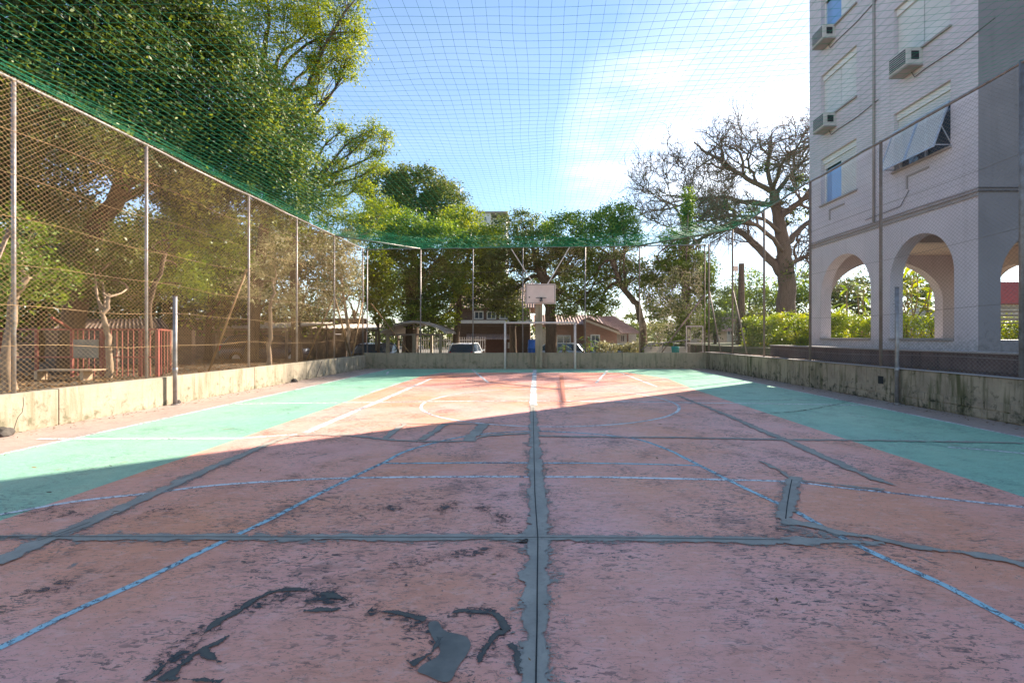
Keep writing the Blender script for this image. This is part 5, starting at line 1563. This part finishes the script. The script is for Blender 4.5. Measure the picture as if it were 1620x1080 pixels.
# two storey house left of hoop
HY = 40
h1 = thing('brick_house', 'dark brick two storey house with tiled roof and white balcony windows left of the hoop', 'house', (P(770, 0, HY)[0], HY + 3, GB))
x0, x1 = P(722, 0, HY)[0], P(838, 0, HY)[0]
m = MB(); m.box(x0, x1, HY, HY + 8, GB, P(0, 486, HY)[2]); part('wall', m, 'brick_dark', h1)
ez = P(0, 487, HY)[2]; rz = P(0, 455, HY + 4)[2]
m = corr_roof((x0 - .5, HY - .6, ez), (x1 + .5, HY - .6, ez), (x1 + .5, HY + 4, rz + .4), (x0 - .5, HY + 4, rz + .4), 34, .035); part('roof', m, 'house_roof', h1)
m = corr_roof((x0 - .5, HY + 8.6, ez), (x1 + .5, HY + 8.6, ez), (x1 + .5, HY + 4, rz + .4), (x0 - .5, HY + 4, rz + .4), 34, .035); part('roof', m, 'house_roof', h1)
for a in ((750, 492, 765, 505), (770, 492, 785, 505), (790, 492, 808, 505)): framed_window(h1, *a, HY)
m = MB(); m.box(x0, x1 + .2, HY - 1.0, HY - .02, P(0, 512, HY)[2], P(0, 507, HY)[2]); part('balcony', m, 'white_render', h1)
m = corr_roof((P(738, 0, HY - 1.6)[0], HY - 1.6, P(0, 536, HY - 1.6)[2]), (P(815, 0, HY)[0], HY - 1.6, P(0, 536, HY - 1.6)[2]), (P(815, 0, HY)[0], HY - .02, P(0, 528, HY)[2]), (P(738, 0, HY)[0], HY - .02, P(0, 528, HY)[2]), 20, .03)
part('awning_roof', m, 'house_roof', h1)
m = MB(); a = P(762, 560, HY); b = P(820, 537, HY); m.box(a[0], b[0], HY - .08, HY - .01, GB, b[2]); part('garage_door', m, 'brown_door', h1)
m = MB(); a = P(807, 549, HY); m.box(a[0] - .2, a[0] + .2, HY - .1, HY - .085, a[2] - .1, a[2] + .4); part('notice', m, 'white_render', h1)
m = MB(); m.box(x0 - .3, x0 + .0, HY + 1, HY + 6, GB, rz - .2); part('gable', m, 'cream', h1)

# brick house right of hoop
h2 = thing('brick_house', 'low red brick house with one white framed window right of the hoop', 'house', (P(905, 0, 37)[0], 39, GB))
Y2 = 37
x0, x1 = P(868, 0, Y2)[0], P(948, 0, Y2)[0]
m = MB(); m.box(x0, x1, Y2, Y2 + 7, GB, P(0, 513, Y2)[2]); part('wall', m, 'brick', h2)
m = MB(); m.box(x0 - .9, x0 - .003, Y2 - .1, Y2 + 7, GB, P(0, 520, Y2)[2]); part('side_wall', m, 'cream', h2)
ez = P(0, 513, Y2)[2]
m = corr_roof((x0 - 1.2, Y2 - .5, ez), (x1 + .4, Y2 - .5, ez), (x1 + .4, Y2 + 3.5, ez + .9), (x0 - 1.2, Y2 + 3.5, ez + .9), 24, .035); part('roof', m, 'house_roof', h2)
m = corr_roof((x0 - 1.2, Y2 + 7.5, ez), (x1 + .4, Y2 + 7.5, ez), (x1 + .4, Y2 + 3.5, ez + .9), (x0 - 1.2, Y2 + 3.5, ez + .9), 24, .035); part('roof', m, 'house_roof', h2)
framed_window(h2, 880, 530, 903, 545, Y2)
m = MB(); a = P(872, 525, Y2)
m.tube([P(872, 560, Y2 - 4) , P(872, 525, Y2 - 4)], .03, 6)
# gabled house
h3 = thing('gabled_house', 'brick gabled house with rusty tiled roof and porch at the right of the goal', 'house', (P(970, 0, 36)[0], 38, GB))
Y3 = 35.5
x0, x1 = P(926, 0, Y3)[0], P(976, 0, Y3)[0]
xg = P(925, 0, Y3)[0]
pk = P(936, 506, Y3); 
gp = [(x0, GB), (x1, GB), (x1, P(0, 524, Y3)[2]), (pk[0], pk[2]), (x0, P(0, 508, Y3)[2])]
m = MB(); m.poly_prism(gp, Y3, Y3 + 6, 'y'); part('wall', m, 'brick', h3)
m = corr_roof((P(928, 0, Y3)[0], Y3 - .4, P(0, 505, Y3)[2] + .12), (P(928, 0, Y3)[0], Y3 + 6, P(0, 505, Y3)[2] + .12), (P(978, 0, Y3)[0], Y3 + 6, P(0, 525, Y3)[2] + .1), (P(978, 0, Y3)[0], Y3 - .4, P(0, 525, Y3)[2] + .1), 20, .035)
part('roof', m, 'house_roof', h3)
m = MB(); a = P(926, 507, Y3); b = P(979, 527, Y3); m.bar((a[0], Y3 - .42, a[2]), (b[0], Y3 - .42, b[2]), .05, .16); part('barge_board', m, 'cream', h3)
xa, xb = P(979, 0, Y3)[0], P(1012, 0, Y3)[0]
m = MB(); m.box(xa, xb, Y3 + 1.2, Y3 + 6, GB, P(0, 528, Y3)[2]); part('wall', m, 'white_render', h3)
m = corr_roof((xa - 2.0, Y3 + .2, P(0, 527, Y3)[2]), (xb + .2, Y3 + .2, P(0, 527, Y3)[2]), (P(985, 0, Y3)[0] + .0, Y3 + 4, P(0, 500, Y3 + 4)[2]), (xa - 1.7, Y3 + 4, P(0, 500, Y3 + 4)[2]), 18, .035)
part('roof', m, 'house_roof', h3)
framed_window(h3, 934, 529, 949, 549, Y3)
framed_window(h3, 981, 529, 989, 542, Y3 + 1.2, 'white_render')
m = MB(); a = P(994, 560, Y3); m.box(a[0] - .05, a[0] + .05, Y3 + .2, Y3 + .3, GB, P(0, 527, Y3)[2] - .03); part('porch_post', m, 'brown_door', h3)
# white garden walls and houses right of corner
h4 = thing('garden_house', 'small pale house with a tiled roof strip right of the ivy clad tree', 'house', (P(1135, 0, 38)[0], 40, GB))
x0, x1 = P(1108, 0, 38)[0], P(1150, 0, 38)[0]
m = MB(); m.box(x0, x1, 38, 43, GB, P(0, 524, 38)[2]); part('wall', m, 'cream', h4)
m = corr_roof((x0 - .3, 37.5, P(0, 523, 38)[2]), (x1 + .3, 37.5, P(0, 523, 38)[2]), (x1 + .3, 40, P(0, 514, 40)[2] + .1), (x0 - .3, 40, P(0, 514, 40)[2] + .1), 14, .035); part('roof', m, 'house_roof', h4)
framed_window(h4, 1128, 532, 1138, 545, 38)
h5 = thing('white_house', 'white walled house behind the brown utility pole', 'house', (P(1165, 0, 46)[0], 48, GB))
x0, x1 = P(1142, 0, 46)[0], P(1270, 0, 46)[0]
m = MB(); m.box(x0, x1, 46.5, 52, GB, P(0, 506, 46)[2]); part('wall', m, 'white_render', h5)
m = corr_roof((x0 - .4, 46.1, P(0, 507, 46)[2]), (x1 + .4, 46.1, P(0, 507, 46)[2]), (x1 + .4, 49, P(0, 496, 49)[2]), (x0 - .4, 49, P(0, 496, 49)[2]), 40, .035); part('roof', m, 'house_roof', h5)
framed_window(h5, 1150, 515, 1160, 530, 46.5)
h6 = thing('red_roofed_house', 'white house with a red roof seen through the right hand arch', 'house', (P(1600, 0, 30)[0], 30, .98))
x0, x1 = P(1540, 0, 29)[0], P(1680, 0, 29)[0]
m = MB(); m.box(x0, x1, 29, 34, .9, P(0, 480, 29)[2]); part('wall', m, 'white_render', h6)
m = corr_roof((x0 - .4, 28.6, P(0, 481, 29)[2]), (x1 + .4, 28.6, P(0, 481, 29)[2]), (x1 + .4, 31.5, P(0, 446, 31.5)[2]), (x0 - .4, 31.5, P(0, 446, 31.5)[2]), 30, .035); part('roof', m, M['red_metal'], h6)
# far white apartment tower
h7 = thing('apartment_tower', 'distant white apartment tower peeking over the trees', 'building', (P(775, 0, 95)[0], 98, GB))
x0, x1 = P(752, 0, 95)[0], P(800, 0, 95)[0]
m = MB(); m.box(x0, P(776, 0, 95)[0], 95, 105, GB, P(0, 337, 95)[2]); m.box(P(776, 0, 95)[0], x1, 97, 105, GB, P(0, 341, 95)[2]); part('wall', m, 'white_render', h7)
m = MB(); m.box(x0 - .4, x1 + .4, 94.6, 105.4, P(0, 337, 95)[2] + .01, P(0, 335, 95)[2]); part('roof', m, 'trim', h7)
for (a, b) in ((757, 344), (765, 344), (757, 354), (765, 354), (782, 348), (790, 348)):
    framed_window(h7, a, b, a + 5, b + 6, 95 if a < 776 else 97)

# ------------------------------------------------------------------ carports
ca = thing('arched_carport', 'carport with a ribbed arched sheet roof beyond the left far corner', 'carport', (P(652, 0, 28)[0], 28, GB))
cx0, cx1 = P(602, 0, 26)[0], P(704, 0, 26)[0]
cz0 = P(0, 526, 26)[2]; cz1 = P(0, 509, 26)[2]
V = []; Fc = []
n = 60; cY0, cY1 = 26, 31
for i in range(n + 1):
    t = i / n; x = cx0 + (cx1 - cx0) * t
    z = cz0 + (cz1 - cz0) * math.sin(math.pi * t) ** .8 if 0 < t < 1 else cz0
    for yy in (cY0, cY1):
        for dz in (0, -.05):
            V.append((x, yy, z + dz))
    if i:
        j = 4 * i
        Fc += [(j - 4, j, j + 2, j - 2), (j - 3, j - 1, j + 3, j + 1), (j - 4, j - 3, j + 1, j), (j - 2, j + 2, j + 3, j - 1)]
m = MB(); m.add(V, Fc); part('roof', m, 'roof_sheet', ca)
for k in range(8):
    yy = cY0 + .05 + k * .68
    m = MB(); m.tube([(cx0 + (cx1 - cx0) * t, yy, cz0 + (cz1 - cz0) * (math.sin(math.pi * min(max(t, 0), 1)) ** .8 if 0 < t < 1 else 0) + .03) for t in np.linspace(0.005, .995, 18)], .04, 5)
    part('rib', m, 'trim', ca, True)
for x in (cx0 + .3, (cx0 + cx1) / 2, cx1 - .3):
    for yy in (cY0 + .3, cY1 - .3):
        m = MB(); m.box(x - .08, x + .08, yy - .08, yy + .08, GB, cz0 - .06); part('column', m, 'wall_grey' if yy < 28 else 'cream', ca)
m = MB(); m.box(cx0 + .1, cx1 - .1, cY0 + .27, cY0 + .33, cz0 - .16, cz0 - .06); part('beam', m, 'old_pipe', ca)

def carport(label, px0, px1, py, Y, dp, zg):
    t = thing('flat_carport', label, 'carport', (P((px0 + px1) / 2, 0, Y)[0], Y + dp / 2, zg), 'flat sheet carports behind the left fence')
    x0, x1 = P(px0, 0, Y)[0], P(px1, 0, Y)[0]; z = P(0, py, Y)[2]
    m = corr_roof((x0, Y, z), (x1, Y, z), (x1, Y + dp, z + .35), (x0, Y + dp, z + .35), max(6, int((x1 - x0) / .25)), .03); part('roof', m, 'roof_sheet', t)
    for x in (x0 + .2, x1 - .2):
        for yy in (Y + .3, Y + dp - .3):
            m = MB(); m.box(x - .05, x + .05, yy - .05, yy + .05, zg, z + .0 + (.35 * (yy - Y) / dp) - .06); part('column', m, 'old_pipe', t)
    m = MB(); m.box(x0 + .05, x1 - .05, Y + .26, Y + .34, z - .18, z - .08); part('beam', m, 'old_pipe', t)
carport('low pale sheet roof carport next to the arched carport', 490, 598, 519, 27, 5, GB)
carport('low pale sheet roof carport farther left, seen through the mesh', 330, 455, 517, 22.5, 5, GL)

# ------------------------------------------------------------------ vehicles
def car(label, cx, cy, rz, paint, L=4.1, Wd=1.7, Hc=1.47, zg=GB):
    t = thing('parked_car', label, 'car', (cx, cy, zg))
    ca_, sa_ = math.cos(rz), math.sin(rz)
    def tr(p): return (cx + p[0] * ca_ - p[1] * sa_, cy + p[0] * sa_ + p[1] * ca_, zg + p[2])
    def loft(secs, closed=True):
        m = MB(); V = []; Fc = []
        k = len(secs[0])
        for s in secs: V += [tr(p) for p in s]
        for i in range(len(secs) - 1):
            for j in range(k if closed else k - 1):
                j2 = (j + 1) % k
                Fc.append((i * k + j, i * k + j2, (i + 1) * k + j2, (i + 1) * k + j))
        Fc.append(tuple(range(k - 1, -1, -1))); Fc.append(tuple((len(secs) - 1) * k + j for j in range(k)))
        m.add(V, Fc); return m
    # body: sections along length, each (halfwidth at sill, at waist, z sill, z waist)
    def sec(x, hw, z0, z1):
        return [(x, -hw * .9, z0), (x, -hw, z0 + .15), (x, -hw, z1 - .18), (x, -hw * .9, z1), (x, hw * .9, z1), (x, hw, z1 - .18), (x, hw, z0 + .15), (x, hw * .9, z0)]
    hw = Wd / 2
    o = part('body', loft([sec(-L / 2, hw * .86, .35, .80), sec(-L / 2 + .15, hw * .97, .25, .92), sec(-L * .2, hw, .22, .95), sec(L * .2, hw, .22, .93), sec(L / 2 - .5, hw * .96, .22, .82), sec(L / 2, hw * .8, .32, .62)]), paint, t, True)
    def cab(x, hw_, z): return [(x, -hw_, z), (x, hw_, z)]
    # cabin: pillars + roof as paint shell, glass slightly inset
    A = [(-L / 2 + .10, .94), (-L / 2 + .45, Hc - .08), (-L / 2 + .9, Hc), (L * .05, Hc), (L * .16, Hc - .06), (L * .33, .90)]
    g_ = []
    for (x, z) in A: pass
    wlo, whi = hw * .90, hw * .72
    def wz(z): return wlo + (whi - wlo) * (z - .9) / (Hc - .9)
    poly = A
    V = [tr((x, -wz(z), z)) for x, z in poly] + [tr((x, wz(z), z)) for x, z in poly]
    k = len(poly)
    m = MB(); m.add(V, [tuple(range(k)), tuple(range(2 * k - 1, k - 1, -1))] + [(i, k + i, k + i + 1, i + 1) for i in range(k - 1)])
    part('windows', m, 'glass', t)
    e = .012
    m = MB()
    m.add([tr((x, s * (wz(z) + .004), z + e)) for s in (-1, 1) for x, z in ((A[1][0], A[1][1]), (A[2][0], A[2][1]), (A[3][0], A[3][1]), (A[4][0], A[4][1]))], [(0, 1, 5, 4), (1, 2, 6, 5), (2, 3, 7, 6)])
    part('roof', m, paint, t, True)
    for s in (-1, 1):
        m = MB()
        for (x0_, z0_, x1_, z1_) in ((A[0][0], .93, A[1][0], A[1][1]), (A[5][0], .90, A[4][0], A[4][1]), (-.25, .93, -.2, Hc - .01), (A[1][0], A[1][1], A[2][0], A[2][1]), (A[2][0], Hc, A[3][0], Hc), (A[3][0], Hc, A[4][0], A[4][1])):
            m.bar(tr((x0_, s * (wz(z0_) + .008), z0_)), tr((x1_, s * (wz(z1_) + .008), z1_)), .07, .06)
        part('pillars', m, paint, t)
    for sx in (-L * .31, L * .31):
        for s in (-1, 1):
            m = MB(); m.tube([tr((sx, s * (hw - .2), .31)), tr((sx, s * (hw + .01), .31))], .31, 18)
            wl = part('wheel', m, 'terracotta', t)
            m = MB(); m.tube([tr((sx, s * (hw + .012), .31)), tr((sx, s * (hw + .02), .31))], .18, 12)
            part('rim', m, 'alu', wl)
    for s in (-1, 1):
        m = MB(); c = (-L / 2 + .04, s * hw * .78, .80)
        m.bar(tr((c[0] - .03, c[1], c[2] - .12)), tr((c[0] + .03, c[1], c[2] + .16)), .12, .12); part('tail_light', m, 'car_red_light', t)
        m = MB(); m.bar(tr((L / 2 - .12, s * hw * .55, .66)), tr((L / 2 - .2, s * hw * .85, .70)), .12, .12); part('headlight', m, 'alu', t)
        m = MB(); m.bar(tr((L * .22, s * (hw + .02), .98)), tr((L * .22, s * (hw + .16), 1.0)), .1, .1); part('mirror', m, paint, t)
    return t
car('white hatchback parked beyond the far wall left of the goal', P(731, 0, 29)[0], 31.0, R(88), 'car_white')
car('silver car parked side on behind the goal right of the hoop post', P(882, 0, 32)[0], 33.6, R(165), 'car_silver', Hc=1.42)
car('pale car parked before the gabled house', P(958, 0, 33)[0], 32.6, R(175), 'car_silver', Hc=1.38)
car('dark car with a pale windscreen under the flat carport at the left corner', P(578, 0, 27)[0], 28.4, R(-95), 'car_dark')
car('car in deep shade under the farther left carport', P(395, 0, 24)[0], 25.6, R(20), 'car_dark', zg=GL - .3)

# blue barrel
br_ = thing('barrel', 'tall blue plastic barrel beside the hoop post beyond the far wall', 'barrel', (P(842, 0, 24)[0], 24, GB))
bc = P(842.5, 0, 24)
m = MB(); zt = P(0, 538, 24)[2]
prof = [(GB, .20), (GB + .05, .22), (GB + .4, .235), (GB + .42, .25), (GB + .47, .25), (GB + .5, .235), (zt - .45, .235), (zt - .42, .25), (zt - .38, .25), (zt - .36, .235), (zt - .05, .225), (zt, .20)]
m.tube([(bc[0], 24, z) for z, r_ in prof], [r_ for z, r_ in prof], 20); part('drum', m, 'barrel', br_, True)
m = MB(); m.tube([(bc[0], 24, zt + .002), (bc[0], 24, zt + .03)], .215, 20); part('lid', m, 'barrel', br_)

# picket fences along the street
def pickets(label, px0, px1, Y, ztop_py, mat_, step=.16):
    t = thing('picket_fence', label, 'fence', (P((px0 + px1) / 2, 0, Y)[0], Y, GB))
    x0, x1 = P(px0, 0, Y)[0], P(px1, 0, Y)[0]; zt = P(0, ztop_py, Y)[2]
    m = MB(); x = x0
    while x < x1:
        m.box(x, x + .04, Y, Y + .02, GB, zt); x += step
    part('pickets', m, mat_, t, kind='stuff')
    m = MB(); m.box(x0, x1, Y + .021, Y + .05, zt - .25, zt - .2); part('rail', m, mat_, t)
    m = MB(); m.box(x0, x1, Y + .021, Y + .05, GB + .25, GB + .3); part('rail', m, mat_, t)
pickets('pale metal railing along the street behind the white hatchback', 655, 768, 34, 533, 'white_metal')
pickets('pale low railing before the gabled house', 960, 1010, 33.9, 543, 'white_metal')
pickets('brown paling fence outside the right far corner', 1100, 1160, 26.2, 546, 'brown_door', .1)
# low back walls
lw = thing('garden_wall', 'low cream garden wall beyond the right far corner', 'wall', (P(1050, 0, 25)[0], 25, GB))
m = MB(); m.box(P(1020, 0, 25)[0], P(1088, 0, 25)[0], 25, 25.2, GB, P(0, 548, 25)[2]); bevel(part('masonry', m, 'cream', lw), .02)
m = MB(); m.tube([P(1015, 554, 24.9), P(1025, 545, 24.9), P(1060, 541, 24.9), P(1090, 537, 24.9)], .03, 6); part('handrail', m, 'galv', lw, True)
for px in (1030, 1048, 1066, 1084):
    m = MB(); m.tube([P(px, 552, 24.9), P(px, 541.5, 24.9)], .02, 5); part('rail_post', m, 'galv', lw, True)
gt = thing('mesh_gate', 'small mesh gate with a pale frame outside the right far corner', 'gate', (P(1100, 0, 24)[0], 24, GB))
ga, gb = P(1086, 548, 24), P(1112, 516, 24)
m = MB()
for (p, q) in (((ga[0], 24, GB), (ga[0], 24, gb[2])), ((gb[0], 24, GB), (gb[0], 24, gb[2])), ((ga[0], 24, gb[2]), (gb[0], 24, gb[2])), ((ga[0], 24, 1.1), (gb[0], 24, 1.1))):
    m.bar(p, q, .04)
part('frame', m, 'white_metal', gt)
V_, F_ = chain_mesh((ga[0], 24), (gb[0], 24), .2, .2, gb[2], gb[2], .08, .003, 1, 0)
part('wire_mesh', np_mesh('wire_mesh', V_, F_), 'wire_grey', gt, kind='stuff')
# green bucket-like object
gb_ = thing('plastic_bin', 'small green bin standing on the far wall side near the right corner', 'bin', (P(1068, 0, 22.6)[0], 22.6, GB))
m = MB(); c = P(1068.5, 549, 22.6); m.tube([(c[0], 22.6, GB), (c[0], 22.6, c[2] - .15), (c[0], 22.6, c[2])], [.14, .17, .19], 14); part('tub', m, 'teal', gb_, True)
m = MB(); m.tube([(c[0], 22.6, c[2] + .002), (c[0], 22.6, c[2] + .04)], [.2, .16], 14); part('lid', m, 'teal', gb_)

# utility pole with box sign and wires
up = thing('utility_pole', 'brown timber utility pole behind the right fence', 'pole', (P(1173, 0, 27)[0], 27, GB))
c = P(1173, 417, 27)
m = MB(); m.tube([(c[0], 27, GB), (c[0], 27, 2.5), (c[0], 27, c[2])], [.22, .19, .15], 12); part('shaft', m, 'bark', up, True)
for k, (a, b) in enumerate((((1173, 440), (1100, 452)), ((1173, 447), (1090, 462)))):
    m = MB(); q0 = P(a[0], a[1], 27); q1 = P(b[0] - 60, b[1], 40)
    m.tube([q0, (q0 + q1) / 2 - (0, 0, .2), q1], .015, 4); part('power_line', m, 'black_metal', up)
sg_ = thing('square_sign', 'small square pinkish sign panel left of the utility pole top', 'sign', tuple(P(1164, 425, 26.6)))
a, b = P(1160.5, 429, 26.6), P(1167.5, 421, 26.6)
m = MB(); m.box(a[0], b[0], 26.58, 26.62, a[2], b[2]); part('panel', m, 'board', sg_)
m = MB(); m.tube([P(1164, 429, 26.62), P(1164, 500, 26.62), P(1164, 560, 26.62)], .02, 6); part('pole', m, 'old_pipe', sg_)

# ------------------------------------------------------------------ red playground enclosure
rp = thing('red_enclosure', 'red painted bar enclosure with a board beyond the left fence', 'railing', (-11, 13, GL))
RY = 13.0
rx = [P(px, 0, RY)[0] for px in (-60, 0, 58, 114, 162, 222, 250)]
zt = P(0, 521, RY)[2]
for x in rx:
    m = MB(); m.bar((x, RY, GL - .1), (x, RY, zt), .06); part('post', m, 'red_metal', rp)
m = MB(); m.bar((rx[0], RY, zt), (rx[-1], RY, zt), .05); part('rail', m, 'red_metal', rp)
m = MB(); m.bar((rx[0], RY, .85), (rx[-1], RY, .85), .04); part('rail', m, 'red_metal', rp)
m = MB(); m.bar((rx[-1], RY, zt), (P(269, 0, 15)[0], 15, zt), .05); part('rail', m, 'red_metal', rp)
x = rx[3] + .15
while x < rx[-1]:
    m = MB(); m.bar((x, RY, GL + .02), (x, RY, zt - .03), .02); part('bar', m, 'red_metal', rp); x += .15
for k in range(4):
    t = (k + 1) / 4
    xx = rx[-1] + (P(269, 0, 15)[0] - rx[-1]) * t; yy = RY + 2 * t
    m = MB(); m.bar((xx, yy, GL), (xx, yy, zt - .02), .018 if k < 3 else .05); part('bar', m, 'red_metal', rp)
bdm = MB(); a, b = P(117, 566, RY - .05), P(156, 537, RY - .05); bdm.box(a[0], b[0], RY - .07, RY - .04, a[2], b[2]); part('notice_board', bdm, 'sign_board', rp)
m = MB(); m.bar(P(82, 502, 12.2), P(112, 520, RY), .05); part('roof_bar', m, 'red_metal', rp)
# shelter roof behind
sh_ = thing('shelter', 'low dark tiled shelter behind the red enclosure', 'shelter', (-13, 16, GL))
za, zb = P(0, 520, 15.5)[2], P(0, 504, 18)[2]
m = corr_roof((P(85, 0, 15.5)[0], 15.5, za), (P(268, 0, 15.5)[0], 15.5, za), (P(255, 0, 18)[0], 18, zb), (P(110, 0, 18)[0], 18, zb), 26, .03); part('roof', m, 'brick_dark', sh_)
for px in (92, 176, 262):
    m = MB(); xx = P(px, 0, 15.6)[0]; m.bar((xx, 15.8, GL), (xx, 15.8, za - .03), .1); part('column', m, 'old_pipe', sh_)
m = MB(); m.box(P(60, 0, 18)[0], P(285, 0, 18)[0], 18.6, 18.8, GL, za); part('back_wall', m, 'brick_dark', sh_)
pb = thing('timber_bench', 'pale plank bench lit by the sun inside the red enclosure', 'bench', (P(110, 0, 12)[0], 12, GL))
for k in range(3):
    m = MB(); a = P(58, 0, 11.8)[0]; b = P(146, 0, 11.8)[0]; m.box(a, b, 11.8 + k * .13, 11.92 + k * .13, .56, .59); part('plank', m, 'plank', pb)
for px in (66, 138):
    m = MB(); xx = P(px, 0, 12)[0]; m.box(xx - .04, xx + .04, 11.85, 12.1, GL, .558); part('leg', m, 'plank', pb)

# ------------------------------------------------------------------ litter
n = 260
C = np.zeros((n, 3)); C[:, 0] = rng.uniform(-6.8, 7.3, n); C[:, 1] = 1.6 + rng.random(n) ** 1.6 * 18; C[:, 2] = .045
V_, F_ = leaves(C, .05, .6, aspect=.35); V_[:, 2] = .04 + (V_[:, 2] - .045) * .25 + .008
m_ = np_mesh('fallen_leaves', V_, F_, rng.random(n))
link('fallen_leaves', m_, 'leaf_dry', kind='stuff', label='small dry leaves and twigs scattered over the court', cat='leaves')
n = 2600
C = np.zeros((n, 3)); side = rng.random(n)
C[:, 0] = np.where(side < .4, XL + .03 + rng.random(n) ** 2 * .5, np.where(side < .8, XR - .03 - rng.random(n) ** 2 * .5, rng.uniform(XL, XR, n)))
C[:, 1] = np.where(side < .8, rng.uniform(2, 21.3, n), 21.4 - rng.random(n) ** 2 * .5)
V_, F_ = leaves(C, .045, .6, aspect=.4); V_[:, 2] = .008 + V_[:, 2] * .3
V_[:, 2] = np.abs(V_[:, 2]) + .006
link('fallen_leaves', np_mesh('fallen_leaves', V_, F_, rng.random(n)), 'leaf_dry', kind='stuff', label='drift of dry leaf litter along the foot of the court walls', cat='leaves')
n = 5000
C = np.zeros((n, 3)); C[:, 0] = rng.uniform(XR + .2, 8.7, n); C[:, 1] = rng.uniform(2, 22, n); C[:, 2] = .72
V_, F_ = leaves(C, .07, .5, aspect=.4); V_[:, 2] = .712 + np.abs(V_[:, 2] - .72) * .4
link('fallen_leaves', np_mesh('fallen_leaves', V_, F_, rng.random(n)), 'leaf_dry', kind='stuff', label='dry leaves lying on the concrete step behind the right fence', cat='leaves')
n = 14000
C = np.zeros((n, 3)); C[:, 0] = rng.uniform(-16, XL - .2, n); C[:, 1] = rng.uniform(4, 23, n); C[:, 2] = GL + .02
V_, F_ = leaves(C, .10, .5, aspect=.4); V_[:, 2] = GL + .005 + np.abs(V_[:, 2] - GL) * .5
link('leaf_litter', np_mesh('leaf_litter', V_, F_, rng.random(n)), 'leaf_dry', kind='stuff', label='leaf litter covering the ground behind the left fence', cat='leaves')
